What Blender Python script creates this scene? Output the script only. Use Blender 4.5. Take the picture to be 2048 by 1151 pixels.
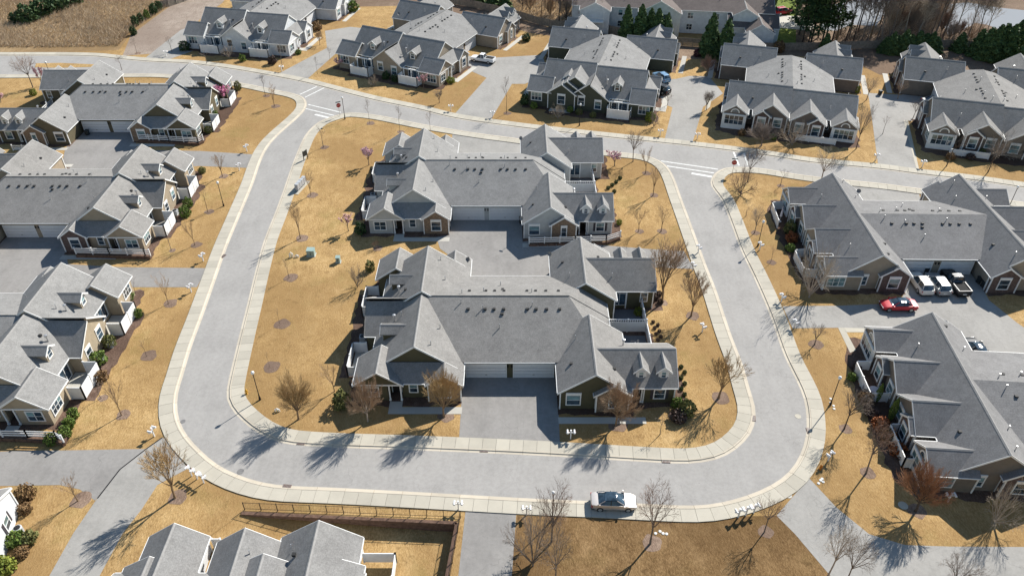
import bpy, math, random
from mathutils import Vector, Matrix
from mathutils.geometry import tessellate_polygon

for _o in list(bpy.data.objects): bpy.data.objects.remove(_o)
SC = bpy.context.scene
COL = SC.collection
R = math.radians

# ------------------------------------------------------------------ camera, sky, sun, exposure
FPX, PITCH, CAMH = 1550.0, R(37.6), 66.0
cam_d = bpy.data.cameras.new('camera'); cam = bpy.data.objects.new('camera', cam_d); COL.objects.link(cam)
cam.location = (0, 0, CAMH); cam.rotation_euler = (math.pi/2-PITCH, 0, 0)
cam_d.sensor_fit = 'HORIZONTAL'; cam_d.sensor_width = 36.0; cam_d.lens = 36.0*FPX/2048.0
cam_d.clip_start = 0.5; cam_d.clip_end = 6000
SC.camera = cam
SUN_EL, SUN_AZ = R(37.8), math.atan2(0.85, 0.97)          # the sun stands behind and to the right
w = bpy.data.worlds.new('World'); SC.world = w; w.use_nodes = True
nt = w.node_tree; bg = nt.nodes['Background']
sky = nt.nodes.new('ShaderNodeTexSky'); sky.sky_type = 'NISHITA'; sky.sun_disc = False
sky.sun_elevation = SUN_EL; sky.sun_rotation = SUN_AZ; sky.altitude = 100; sky.air_density = 1.6; sky.dust_density = 0.1; sky.ozone_density = 4.0
nt.links.new(sky.outputs[0], bg.inputs[0]); bg.inputs[1].default_value = 0.066
sd = bpy.data.lights.new('sun', 'SUN'); sd.energy = 4.9; sd.angle = R(0.55); sd.color = (1.0, 0.955, 0.88)
sun = bpy.data.objects.new('sun', sd); COL.objects.link(sun)
sdir = Vector((math.sin(SUN_AZ)*math.cos(SUN_EL), math.cos(SUN_AZ)*math.cos(SUN_EL), math.sin(SUN_EL)))
sun.rotation_euler = sdir.to_track_quat('Z', 'Y').to_euler(); sun.location = (60, 60, 90)
SC.view_settings.view_transform = 'Standard'; SC.view_settings.look = 'None'
SC.view_settings.exposure = 0.64; SC.view_settings.gamma = 1.0; SC.view_settings.use_curve_mapping = False
SC.cycles.max_bounces = 4; SC.cycles.diffuse_bounces = 2; SC.cycles.glossy_bounces = 2
SC.cycles.transmission_bounces = 2; SC.cycles.transparent_max_bounces = 4; SC.cycles.use_denoising = True

# ------------------------------------------------------------------ survey helpers: photo pixel -> point on the site
cp, sp = math.cos(PITCH), math.sin(PITCH)
def un(u, v, z=0.0):
    x = (u-1024)/FPX; y = (v-575.5)/FPX
    t = (z-CAMH)/(-sp-y*cp)
    return (x*t, (cp-y*sp)*t)
def prv(X, Y, Z):
    dz = Z-CAMH; de = Y*cp-dz*sp
    return (1024+FPX*X/de, 575.5-FPX*(Y*sp+dz*cp)/de)
def height_at(u, v, vtop):
    x, y = un(u, v); lo, hi = 0.0, 40.0
    for _ in range(30):
        m = (lo+hi)/2
        if prv(x, y, m)[1] > vtop: lo = m
        else: hi = m
    return lo
def in_frame(x, y, z=0, m=60):
    if y*cp-(z-CAMH)*sp < 1: return False
    a, b = prv(x, y, z); return -m < a < 2048+m and -m < b < 1151+m

# ------------------------------------------------------------------ materials
MATS = {}
def new_mat(name):
    m = bpy.data.materials.new(name); m.use_nodes = True
    nt = m.node_tree; b = nt.nodes['Principled BSDF']; MATS[name] = m
    return m, nt, b
def nd(nt, t, **kw):
    n = nt.nodes.new(t)
    for k, v in kw.items():
        if hasattr(n, k): setattr(n, k, v)
        else: n.inputs[k].default_value = v
    return n
def tc(nt, kind='Object', scale=(1, 1, 1), rot=(0, 0, 0)):
    c = nt.nodes.new('ShaderNodeTexCoord'); mp = nt.nodes.new('ShaderNodeMapping')
    mp.inputs['Scale'].default_value = scale; mp.inputs['Rotation'].default_value = rot
    nt.links.new(c.outputs[kind], mp.inputs[0]); return mp.outputs[0]
def ramp(nt, fac, stops):
    r = nt.nodes.new('ShaderNodeValToRGB'); e = r.color_ramp.elements
    while len(e) < len(stops): e.new(0.5)
    for i, (p, c) in enumerate(stops):
        e[i].position = p; e[i].color = (*c, 1)
    nt.links.new(fac, r.inputs[0]); return r.outputs[0]
def mixc(nt, fac, a, b, mode='MIX'):
    m = nt.nodes.new('ShaderNodeMix'); m.data_type = 'RGBA'; m.blend_type = mode
    for s, i in ((fac, 0), (a, 6), (b, 7)):
        if isinstance(s, (int, float)): m.inputs[i].default_value = s
        elif isinstance(s, tuple): m.inputs[i].default_value = (*s, 1)
        else: nt.links.new(s, m.inputs[i])
    return m.outputs[2]
def noise(nt, co, scale, detail=4, rough=.6):
    n = nd(nt, 'ShaderNodeTexNoise', Scale=scale, Detail=detail, Roughness=rough)
    nt.links.new(co, n.inputs['Vector']); return n.outputs[0]
def bump(nt, b, h, strength=.3, dist=.02):
    bp = nd(nt, 'ShaderNodeBump', Strength=strength, Distance=dist)
    nt.links.new(h, bp.inputs['Height']); nt.links.new(bp.outputs[0], b.inputs['Normal'])
def mul3(c, k): return tuple(x*k for x in c)

def mat_plain(name, col, rough=.6, metal=0.0, vary=.12, scale=3.0, spec=.35, coat=0.0):
    m, nt, b = new_mat(name)
    n = noise(nt, tc(nt), scale, 5)
    nt.links.new(ramp(nt, n, [(.3, mul3(col, 1-vary)), (.7, mul3(col, 1+vary))]), b.inputs['Base Color'])
    b.inputs['Roughness'].default_value = rough; b.inputs['Metallic'].default_value = metal
    b.inputs['Specular IOR Level'].default_value = spec; b.inputs['Coat Weight'].default_value = coat
    return m
def mat_ground(name, a, b_, c, green=0.0, mow=.25):
    """dry winter turf: blended patches, fine blades, worn spots and a little green"""
    m, nt, b = new_mat(name)
    g = tc(nt, 'Object'); g2 = tc(nt, 'Object', (1, .45, 1), (0, 0, .9))
    big = noise(nt, g, .045, 3, .5); mid = noise(nt, g, .32, 8, .68); pat = noise(nt, g2, 1.1, 6, .7); fine = noise(nt, g2, 6.5, 5, .8)
    p2 = noise(nt, g, .9, 4, .6)
    col = ramp(nt, mid, [(.34, mul3(a, .8)), (.45, a), (.54, b_), (.68, c)])
    col = mixc(nt, .4, col, ramp(nt, pat, [(.36, mul3(a, .75)), (.5, b_), (.63, mul3(c, 1.15))]))
    col = mixc(nt, .42, col, ramp(nt, fine, [(.36, mul3(a, .4)), (.5, b_), (.64, mul3(c, 1.35))]))
    col = mixc(nt, ramp(nt, big, [(.42, (0, 0, 0)), (.58, (.7, .7, .7))]), col, mul3(a, .9))
    col = mixc(nt, ramp(nt, p2, [(.58, (0, 0, 0)), (.7, (.5, .5, .5))]), col, mul3(a, .62))
    sp = noise(nt, g, 2.3, 2, .4)
    col = mixc(nt, ramp(nt, sp, [(.68, (0, 0, 0)), (.8, (.3, .3, .3))]), col, mul3(c, 1.25))
    if green:
        gm = noise(nt, g, .13, 6, .7)
        col = mixc(nt, ramp(nt, gm, [(.54, (0, 0, 0)), (.72, (green, green, green))]), col, (.17, .165, .045))
    nt.links.new(col, b.inputs['Base Color']); b.inputs['Roughness'].default_value = .95; b.inputs['Specular IOR Level'].default_value = .1
    bump(nt, b, fine, .7, .08); return m
def mat_asphalt(name, col, crack=.5, tint=(1, 1, 1), stain=.35):
    m, nt, b = new_mat(name); g = tc(nt)
    n1 = noise(nt, g, .18, 5, .6); n2 = noise(nt, g, 9, 4, .7); n3 = noise(nt, tc(nt, 'Object', (1, .25, 1)), .8, 4)
    n4 = noise(nt, g, 2.2, 3, .6)
    c = ramp(nt, n1, [(.38, mul3(col, 1-.5*stain)), (.5, col), (.64, mul3(col, 1+.25*stain))])
    c = mixc(nt, .3, c, ramp(nt, n2, [(.36, mul3(col, .7)), (.64, mul3(col, 1.3))]))
    c = mixc(nt, .3, c, ramp(nt, n3, [(.38, mul3(col, .82)), (.62, mul3(col, 1.12))]))
    c = mixc(nt, .25, c, ramp(nt, n4, [(.36, mul3(col, .78)), (.64, mul3(col, 1.2))]))
    c = mixc(nt, ramp(nt, n4, [(.66, (0, 0, 0)), (.72, (.35, .35, .35))]), c, mul3(col, .55))
    v = nd(nt, 'ShaderNodeTexVoronoi', feature='DISTANCE_TO_EDGE', Scale=.11)
    mx = nt.nodes.new('ShaderNodeVectorMath'); mx.operation = 'ADD'; nz = nd(nt, 'ShaderNodeTexNoise', Scale=.5, Detail=4)
    nt.links.new(g, nz.inputs['Vector']); nt.links.new(g, mx.inputs[0]); sc = nt.nodes.new('ShaderNodeVectorMath'); sc.operation = 'SCALE'; sc.inputs['Scale'].default_value = 3.0
    nt.links.new(nz.outputs[1], sc.inputs[0]); nt.links.new(sc.outputs[0], mx.inputs[1]); nt.links.new(mx.outputs[0], v.inputs['Vector'])
    f = ramp(nt, v.outputs[0], [(0.0, (crack, crack, crack)), (.0035, (0, 0, 0))])
    c = mixc(nt, f, c, mul3(col, .35))
    nt.links.new(c, b.inputs['Base Color']); b.inputs['Roughness'].default_value = .88; b.inputs['Specular IOR Level'].default_value = .25
    bump(nt, b, n2, .25, .01); return m
def mat_concrete(name, col, stain=.25):
    m, nt, b = new_mat(name); g = tc(nt)
    oi = nt.nodes.new('ShaderNodeObjectInfo')
    n1 = noise(nt, g, .5, 6, .65); n2 = noise(nt, g, 14, 3, .7)
    c = ramp(nt, n1, [(.3, mul3(col, 1-stain)), (.6, col), (.8, mul3(col, 1.08))])
    c = mixc(nt, .3, c, ramp(nt, n2, [(.3, mul3(col, .8)), (.7, mul3(col, 1.1))]))
    c = mixc(nt, .45, c, ramp(nt, oi.outputs['Random'], [(0, mul3(col, .76)), (.35, mul3(col, .95)), (1, mul3(col, 1.12))]))
    nt.links.new(c, b.inputs['Base Color']); b.inputs['Roughness'].default_value = .85; b.inputs['Specular IOR Level'].default_value = .2
    bump(nt, b, n2, .15, .006); return m
def mat_shingle(name, col):
    """asphalt shingles: courses up the slope, single tabs of differing shade, granules and streaks"""
    m, nt, b = new_mat(name); g = tc(nt)
    br = nd(nt, 'ShaderNodeTexBrick', Scale=1.0); br.offset = .5
    br.inputs['Brick Width'].default_value = .3; br.inputs['Row Height'].default_value = .1; br.inputs['Mortar Size'].default_value = .008
    br.inputs['Color1'].default_value = (*mul3(col, .8), 1); br.inputs['Color2'].default_value = (*mul3(col, 1.2), 1); br.inputs['Mortar'].default_value = (*mul3(col, .5), 1)
    s = nt.nodes.new('ShaderNodeSeparateXYZ'); nt.links.new(g, s.inputs[0])
    ad = nt.nodes.new('ShaderNodeMath'); ad.operation = 'ADD'; nt.links.new(s.outputs[0], ad.inputs[0]); nt.links.new(s.outputs[1], ad.inputs[1])
    cb = nt.nodes.new('ShaderNodeCombineXYZ'); nt.links.new(ad.outputs[0], cb.inputs[0]); nt.links.new(s.outputs[2], cb.inputs[1])
    nt.links.new(cb.outputs[0], br.inputs['Vector'])
    gr = noise(nt, g, 7.0, 2, .6); bl = noise(nt, g, .3, 5, .6); sp_ = noise(nt, g, 2.4, 3, .65); st = noise(nt, tc(nt, 'Object', (1, 1, .12)), 1.1, 4, .6)
    c = mixc(nt, .5, br.outputs[0], ramp(nt, sp_, [(.36, mul3(col, .62)), (.5, col), (.64, mul3(col, 1.42))]))
    c = mixc(nt, .45, c, ramp(nt, gr, [(.36, mul3(col, .5)), (.5, col), (.66, mul3(col, 1.75))]))
    c = mixc(nt, .3, c, ramp(nt, st, [(.36, mul3(col, .7)), (.64, mul3(col, 1.3))]))
    c = mixc(nt, .35, c, ramp(nt, bl, [(.38, mul3(col, .8)), (.62, mul3(col, 1.18))]))
    nt.links.new(c, b.inputs['Base Color']); b.inputs['Roughness'].default_value = .9; b.inputs['Specular IOR Level'].default_value = .25
    bump(nt, b, br.outputs[1], .35, .015); return m
def mat_siding(name, col):
    m, nt, b = new_mat(name); g = tc(nt)
    s = nt.nodes.new('ShaderNodeSeparateXYZ'); nt.links.new(g, s.inputs[0])
    f = nt.nodes.new('ShaderNodeMath'); f.operation = 'MULTIPLY'; f.inputs[1].default_value = 1/.17; nt.links.new(s.outputs[2], f.inputs[0])
    fr = nt.nodes.new('ShaderNodeMath'); fr.operation = 'FRACT'; nt.links.new(f.outputs[0], fr.inputs[0])
    n = noise(nt, g, 1.3, 5)
    c = ramp(nt, n, [(.3, mul3(col, .88)), (.7, mul3(col, 1.1))])
    c = mixc(nt, ramp(nt, fr.outputs[0], [(0, (.6, .6, .6)), (.1, (0, 0, 0))]), c, mul3(col, .55))
    nt.links.new(c, b.inputs['Base Color']); b.inputs['Roughness'].default_value = .65; b.inputs['Specular IOR Level'].default_value = .3
    bump(nt, b, fr.outputs[0], .5, .02); return m
def mat_brick(name, c1, c2, mortar):
    m, nt, b = new_mat(name); g = tc(nt)
    s = nt.nodes.new('ShaderNodeSeparateXYZ'); nt.links.new(g, s.inputs[0])
    ad = nt.nodes.new('ShaderNodeMath'); ad.operation = 'ADD'; nt.links.new(s.outputs[0], ad.inputs[0]); nt.links.new(s.outputs[1], ad.inputs[1])
    cb = nt.nodes.new('ShaderNodeCombineXYZ'); nt.links.new(ad.outputs[0], cb.inputs[0]); nt.links.new(s.outputs[2], cb.inputs[1])
    br = nd(nt, 'ShaderNodeTexBrick', Scale=1.0); br.inputs['Brick Width'].default_value = .32; br.inputs['Row Height'].default_value = .13; br.inputs['Mortar Size'].default_value = .012
    br.inputs['Color1'].default_value = (*c1, 1); br.inputs['Color2'].default_value = (*c2, 1); br.inputs['Mortar'].default_value = (*mortar, 1); nt.links.new(cb.outputs[0], br.inputs['Vector'])
    n = noise(nt, g, 4.5, 4, .7)
    c = mixc(nt, .6, br.outputs[0], ramp(nt, n, [(.3, mul3(c1, .45)), (.5, c1), (.72, mul3(c2, 1.5))]))
    nt.links.new(c, b.inputs['Base Color']); b.inputs['Roughness'].default_value = .85; bump(nt, b, br.outputs[1], .6, .02); return m
def mat_glass(name, col=(.03, .05, .07), rough=.06):
    m, nt, b = new_mat(name)
    n = noise(nt, tc(nt), .8, 3)
    nt.links.new(ramp(nt, n, [(.35, mul3(col, .5)), (.65, mul3(col, 2.2))]), b.inputs['Base Color'])
    b.inputs['Roughness'].default_value = rough; b.inputs['Specular IOR Level'].default_value = .9; b.inputs['Metallic'].default_value = 0; return m
def mat_leaf(name, a, b_, rough=.7):
    m, nt, b = new_mat(name)
    gi = nt.nodes.new('ShaderNodeNewGeometry')
    nt.links.new(ramp(nt, gi.outputs['Random Per Island'], [(0, a), (.5, mul3(tuple((x+y)/2 for x, y in zip(a, b_)), 1)), (1, b_)]), b.inputs['Base Color'])
    b.inputs['Roughness'].default_value = rough; b.inputs['Specular IOR Level'].default_value = .2; return m

M = MATS
mat_ground('dry_grass', (.30, .184, .076), (.42, .272, .116), (.55, .388, .195), green=.34)
mat_ground('brown_grass', (.125, .072, .03), (.205, .125, .056), (.32, .21, .105), green=.1, mow=.4)
mat_ground('field_grass', (.24, .155, .075), (.33, .23, .125), (.42, .31, .19), green=.1)
mat_ground('bank_soil', (.17, .115, .08), (.25, .18, .125), (.33, .25, .19))
mat_ground('slope_soil', (.26, .2, .16), (.33, .27, .22), (.39, .33, .28))
mat_ground('mulch', (.085, .052, .038), (.145, .095, .072), (.22, .15, .115))
mat_ground('green_lawn', (.12, .17, .03), (.2, .25, .05), (.3, .32, .1))
mat_ground('ring_mulch', (.17, .115, .085), (.255, .18, .135), (.34, .25, .185))
mat_asphalt('road_asphalt', (.338, .324, .306), .24)
mat_asphalt('drive_asphalt', (.272, .26, .246), .35, stain=.6)
mat_asphalt('drive_concrete', (.325, .312, .29), .35, stain=.5)
mat_concrete('walk_concrete', (.48, .445, .37)); mat_concrete('curb_concrete', (.56, .50, .405)); mat_concrete('path_concrete', (.5, .48, .43))
mat_plain('paint_white', (.66, .66, .63), .7, vary=.2, scale=2.0); mat_plain('iron_rust', (.13, .065, .045), .8, vary=.3); mat_plain('iron_grey', (.25, .24, .23), .6, .4)
mat_shingle('shingle', (.245, .24, .232)); mat_shingle('shingle_brown', (.15, .125, .115)); mat_shingle('shingle_light', (.225, .22, .213)); mat_shingle('shingle_dark', (.205, .2, .197)); mat_shingle('shingle_warm', (.235, .226, .214))
mat_plain('ridge_tile', (.28, .272, .262), .9, vary=.15)
mat_plain('trim_white', (.8, .8, .78), .5, vary=.05); mat_plain('vinyl_white', (.8, .8, .79), .45, vary=.05, scale=1.2)
mat_plain('door_white', (.72, .73, .74), .5, vary=.04); mat_plain('door_dark', (.03, .025, .022), .5)
mat_brick('brick', (.19, .125, .078), (.31, .22, .145), (.36, .31, .25)); mat_brick('brick_dark', (.10, .065, .055), (.16, .11, .095), (.2, .17, .15))
for nm, c in (('olive', (.098, .088, .05)), ('pale_grey', (.47, .48, .47)), ('olive_brown', (.13, .11, .068)), ('tan', (.36, .295, .215)), ('beige', (.40, .33, .235)),
              ('taupe', (.2, .17, .14)), ('sand', (.34, .285, .22)), ('white_siding', (.66, .68, .7)), ('dark_green', (.072, .078, .056)), ('brown_taupe', (.17, .14, .12))): mat_siding(nm, c)
mat_glass('glass'); mat_glass('glass_light', (.12, .19, .2)); mat_plain('shutter', (.05, .045, .055), .5); mat_plain('black_metal', (.02, .02, .022), .45, .3)
mat_plain('vent_dark', (.03, .03, .03), .7); mat_plain('galvanised', (.55, .55, .55), .35, .6); mat_plain('stone_wall', (.14, .085, .06), .95, vary=.4, scale=2.5)
mat_plain('wood_fence', (.25, .215, .175), .9, vary=.3, scale=2.0); mat_plain('deck_grey', (.16, .16, .165), .8)
m_, nt_, b_ = new_mat('globe'); b_.inputs['Base Color'].default_value = (.85, .85, .83, 1); b_.inputs['Roughness'].default_value = .3
for nm, c in (('bark_tan', (.25, .17, .10)), ('bark_grey', (.19, .155, .13)), ('bark_dark', (.075, .058, .048)), ('bark_pale', (.36, .30, .25)), ('twig_gold', (.42, .285, .14)), ('twig_tan', (.39, .27, .175)),
              ('twig_grey', (.27, .22, .185)), ('twig_red', (.25, .165, .125)), ('twig_rust', (.34, .18, .095)), ('twig_pale', (.40, .335, .265))): mat_plain(nm, c, .9, vary=.25, scale=6)
mat_leaf('blossom', (.62, .36, .40), (.78, .52, .55)); mat_leaf('blossom_deep', (.62, .18, .34), (.74, .32, .46))
mat_leaf('leaf_green', (.05, .09, .018), (.2, .27, .06)); mat_leaf('leaf_olive', (.08, .09, .03), (.22, .22, .08)); mat_leaf('leaf_lime', (.1, .13, .02), (.28, .3, .05))
mat_leaf('leaf_brown', (.13, .075, .035), (.27, .17, .08)); mat_leaf('leaf_rust', (.2, .06, .025), (.34, .13, .05)); mat_leaf('leaf_dark', (.018, .042, .017), (.075, .12, .042)); mat_leaf('leaf_plum', (.05, .035, .03), (.13, .09, .075))
mat_leaf('needle', (.03, .065, .026), (.13, .19, .06)); mat_leaf('dry_reed', (.42, .32, .23), (.82, .7, .54)); mat_leaf('scrub', (.2, .165, .13), (.46, .38, .3)); mat_leaf('leaf_purple', (.05, .02, .03), (.12, .05, .06))
for nm, c, mt in (('paint_silver', (.62, .57, .53), .7), ('paint_red', (.42, .015, .03), .1), ('paint_pearl', (.74, .71, .65), .1), ('paint_grey', (.36, .37, .38), .5), ('paint_black', (.012, .014, .018), .2),
                  ('paint_snow', (.8, .8, .8), 0), ('paint_blue', (.16, .3, .46), .2), ('paint_bronze', (.33, .27, .23), .3)): mat_plain(nm, c, .42, mt, .03, coat=.2, spec=.4)
mat_plain('rubber', (.018, .018, .018), .9); mat_plain('alloy', (.5, .5, .5), .35, .7); mat_plain('lamp_red', (.4, .02, .02), .3); mat_plain('lamp_clear', (.7, .7, .72), .15)
mat_plain('sign_red', (.42, .02, .025), .5, vary=.03); mat_plain('sign_blue', (.05, .10, .13), .5); mat_plain('utility_green', (.3, .4, .37), .55); mat_plain('hydrant_yellow', (.6, .32, .03), .5); mat_plain('hydrant_orange', (.6, .2, .02), .5)
mat_plain('pond_water', (.30, .315, .335), .95, vary=.05, spec=0.0, scale=.05); mat_plain('cloth', (.6, .55, .58), .8); mat_plain('bin_dark', (.03, .035, .035), .6); mat_plain('awning_grey', (.42, .44, .46), .5); mat_plain('tarp_brown', (.3, .2, .12), .9)

# ------------------------------------------------------------------ object helpers
def tag(o, label=None, cat=None, group=None, kind=None):
    if label: o['label'] = label
    if cat: o['category'] = cat
    if group: o['group'] = group
    if kind: o['kind'] = kind
    return o
def empty(name, loc=(0, 0, 0), rz=0.0, s=1.0):
    o = bpy.data.objects.new(name, None); o.location = loc; o.rotation_euler = (0, 0, rz); o.scale = (s, s, s); o.empty_display_size = .2
    COL.objects.link(o); return o
def obj(name, me, parent=None, mat=None):
    o = bpy.data.objects.new(name, me); COL.objects.link(o)
    if mat: me.materials.append(M[mat])
    if parent: o.parent = parent
    return o
class MB:
    """collects polygons; build() links them as one mesh object"""
    def __init__(s): s.v = []; s.f = []
    def poly(s, pts):
        n = len(s.v); s.v += [tuple(p) for p in pts]; s.f.append(tuple(range(n, n+len(pts)))); return s
    def box(s, a, b):
        x0, y0, z0 = a; x1, y1, z1 = b; n = len(s.v)
        s.v += [(x0, y0, z0), (x1, y0, z0), (x1, y1, z0), (x0, y1, z0), (x0, y0, z1), (x1, y0, z1), (x1, y1, z1), (x0, y1, z1)]
        s.f += [tuple(n+i for i in q) for q in ((0, 3, 2, 1), (4, 5, 6, 7), (0, 1, 5, 4), (1, 2, 6, 5), (2, 3, 7, 6), (3, 0, 4, 7))]; return s
    def slab(s, pts, t):
        """a closed plate: polygon pts (counter-clockwise from above) with its underside t lower"""
        n = len(s.v); k = len(pts)
        s.v += [tuple(p) for p in pts]+[(p[0], p[1], p[2]-t) for p in pts]
        s.f.append(tuple(range(n, n+k))); s.f.append(tuple(range(n+2*k-1, n+k-1, -1)))
        for i in range(k): j = (i+1) % k; s.f.append((n+i, n+k+i, n+k+j, n+j))
        return s
    def beam(s, a, b, wx, h):
        """a bar from a to b, wx wide across and h high, hanging below the line"""
        a = Vector(a); b = Vector(b); d = (b-a); d.z = 0
        sd_ = Vector((-d.y, d.x, 0)).normalized()*(wx/2) if d.length > 1e-6 else Vector((wx/2, 0, 0))
        n = len(s.v)
        for p in (a, b):
            for q in (p-sd_, p+sd_):
                s.v.append(tuple(q)); s.v.append((q.x, q.y, q.z-h))
        s.f += [tuple(n+i for i in q) for q in ((0, 2, 3, 1), (4, 5, 7, 6), (0, 4, 6, 2), (1, 3, 7, 5), (0, 1, 5, 4), (2, 6, 7, 3))]; return s
    def tube(s, pts, rad, n=6, cap=True):
        base = len(s.v); k = len(pts); prev = None
        for i, p in enumerate(pts):
            p = Vector(p); q = Vector(pts[min(i+1, k-1)])-Vector(pts[max(i-1, 0)])
            q = q.normalized() if q.length > 1e-9 else Vector((0, 0, 1))
            ref = Vector((1, 0, 0)) if abs(q.x) < .8 else Vector((0, 1, 0))
            a = q.cross(ref).normalized(); b = q.cross(a); r = rad[i] if isinstance(rad, (list, tuple)) else rad
            for j in range(n):
                t = 2*math.pi*j/n; s.v.append(tuple(p+a*(math.cos(t)*r)+b*(math.sin(t)*r)))
        for i in range(k-1):
            for j in range(n):
                j2 = (j+1) % n; s.f.append((base+i*n+j, base+i*n+j2, base+(i+1)*n+j2, base+(i+1)*n+j))
        if cap: s.f.append(tuple(base+j for j in range(n))[::-1]); s.f.append(tuple(base+(k-1)*n+j for j in range(n)))
        return s
    def lathe(s, prof, n=10, c=(0, 0, 0)):
        base = len(s.v); k = len(prof)
        for r, z in prof:
            for j in range(n): t = 2*math.pi*j/n; s.v.append((c[0]+r*math.cos(t), c[1]+r*math.sin(t), c[2]+z))
        for i in range(k-1):
            for j in range(n): j2 = (j+1) % n; s.f.append((base+i*n+j, base+i*n+j2, base+(i+1)*n+j2, base+(i+1)*n+j))
        s.f.append(tuple(base+j for j in range(n))[::-1]); s.f.append(tuple(base+(k-1)*n+j for j in range(n))); return s
    def mesh(s, name='m'):
        me = bpy.data.meshes.new(name); me.from_pydata(s.v, [], s.f); return me
    def build(s, name, mat, parent=None, smooth=False):
        me = s.mesh(name)
        if smooth: me.polygons.foreach_set('use_smooth', [True]*len(me.polygons))
        return obj(name, me, parent, mat)
def sheet(name, pts, z, mat, kind='structure', parent=None, holes=()):
    """a flat polygon (world points) at height z; holes are polygons cut out of it"""
    loops = [[Vector((p[0], p[1], 0)) for p in pts]]+[[Vector((p[0], p[1], 0)) for p in h] for h in holes]
    tri = tessellate_polygon(loops); flat = [p for l in loops for p in l]
    fs = []
    for a, b, c in tri:
        if (flat[b]-flat[a]).cross(flat[c]-flat[a]).z < 0: b, c = c, b
        fs.append((a, b, c))
    me = bpy.data.meshes.new(name); me.from_pydata([(p.x, p.y, z) for p in flat], [], fs)
    o = obj(name, me, parent, mat)
    if kind and not parent: o['kind'] = kind
    return o
def crom(pts, step=1.2, closed=False):
    """smooth curve through world points, evenly resampled"""
    P = [Vector((p[0], p[1])) for p in pts]; n = len(P); out = []
    for i in range(n if closed else n-1):
        g = lambda k: P[k % n] if closed else P[max(0, min(n-1, k))]
        p0, p1, p2, p3 = g(i-1), g(i), g(i+1), g(i+2)
        m = max(2, int((p2-p1).length/.5))
        for j in range(m):
            t = j/m
            out.append(.5*((2*p1)+(p2-p0)*t+(2*p0-5*p1+4*p2-p3)*t*t+(3*p1-p0-3*p2+p3)*t**3))
    if not closed: out.append(P[-1])
    for _ in range(3):
        q = out[:]
        for i in range(len(q)):
            if closed or 0 < i < len(q)-1: out[i] = (q[i-1]+2*q[i]+q[(i+1) % len(q)])/4
    res = [out[0]]; acc = 0; L = out+([out[0]] if closed else [])
    for a, b in zip(L, L[1:]):
        d = (b-a).length
        if d < 1e-9: continue
        pos = 0
        while acc+(d-pos) >= step:
            pos += step-acc; res.append(a+(b-a)*(pos/d)); acc = 0
        acc += d-pos
    return res
def offset(line, d, closed=False):
    out = []; n = len(line)
    for i in range(n):
        a = line[(i-1) % n] if closed else line[max(0, i-1)]; b = line[(i+1) % n] if closed else line[min(n-1, i+1)]
        t = (b-a).normalized(); out.append(line[i]+Vector((-t.y, t.x))*d)
    return out
def PX(*pts): return [un(*p) for p in pts]

# ------------------------------------------------------------------ the ground
random.seed(7)
PIT = [(-27.4, 48.29), (-16.33, 47.75), (-5.5, 47.1), (-6.1, 41.3), (-8.3, 20.0), (-53.0, 20.0)]
sheet('ground', [(-2500, -600), (2500, -600), (2500, 3000), (-2500, 3000)], 0.0, 'dry_grass', holes=[PIT])
def pit_z(x, y): return -1.2*max(0.0, min(1.0, (x+27.4+(48.29-y)*.905)/9.0))
pm = MB(); NXp, NYp = 40, 24
for i in range(NXp):
    for j in range(NYp):
        q = []
        for a, b in ((i, j), (i+1, j), (i+1, j+1), (i, j+1)):
            x = -53.5+a*49.0/NXp; y = 19.5+b*29.5/NYp; q.append((x, y, pit_z(x, y)-.03))
        pm.poly(q)
tag(pm.build('lower_lawn', 'dry_grass'), kind='structure')

sheet('brown_lawn', PX((1033, 1030), (1180, 1035), (1350, 1042), (1475, 1032), (1553, 1030), (1590, 1062), (1690, 1175), (1021, 1175)), .004, 'brown_grass')
sheet('field', PX((-60, 112), (-60, -60), (420, -60), (372, -8), (330, 22), (262, 68), (238, 100), (150, 104)), .004, 'field_grass')
sheet('soil_bank', PX((245, 112), (262, 70), (330, 20), (372, -10), (480, -40), (445, 6), (372, 60), (300, 108)), .006, 'slope_soil')
sheet('planted_bank', PX((640, -40), (880, -40), (880, 2), (941, 14), (996, 27), (1046, 40), (1096, 54), (1187, 61), (1228, 69), (1345, 90), (1396, 94), (1536, 102), (1636, 101), (1760, 97), (2080, 100), (2080, 150), (1880, 140), (1760, 150), (1700, 120), (1560, 110), (1440, 118), (1345, 118), (1230, 100), (1100, 72), (1060, 66), (960, 40), (800, 12), (700, 14)), .006, 'bank_soil')
sheet('lawn_beyond', PX((1545, -40), (1600, -40), (1592, 96), (1544, 96)), .006, 'green_lawn')
sheet('wood_floor', PX((1592, 98), (1592, -60), (2200, -60), (2200, 100), (1760, 96), (1650, 100)), .008, 'bank_soil')
sheet('wood_floor', PX((870, 0), (850, -60), (1200, -60), (1190, 60), (1100, 54), (1000, 26)), .008, 'field_grass')
sheet('pond', PX((1882, 40), (1888, 10), (1935, 5), (2000, 16), (2120, 28), (2120, 92), (2040, 76), (1975, 50), (1950, 46), (1925, 62), (1896, 70)), .014, 'pond_water')
sheet('pond', PX((1640, 60), (1650, 20), (1700, -5), (1790, -10), (1768, 30), (1752, 52), (1700, 50), (1672, 62)), .014, 'pond_water')
sheet('far_terrace', PX((1555, 45), (1552, 30), (1600, 33), (1630, 40), (1625, 62), (1560, 56)), .012, 'path_concrete')
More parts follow.
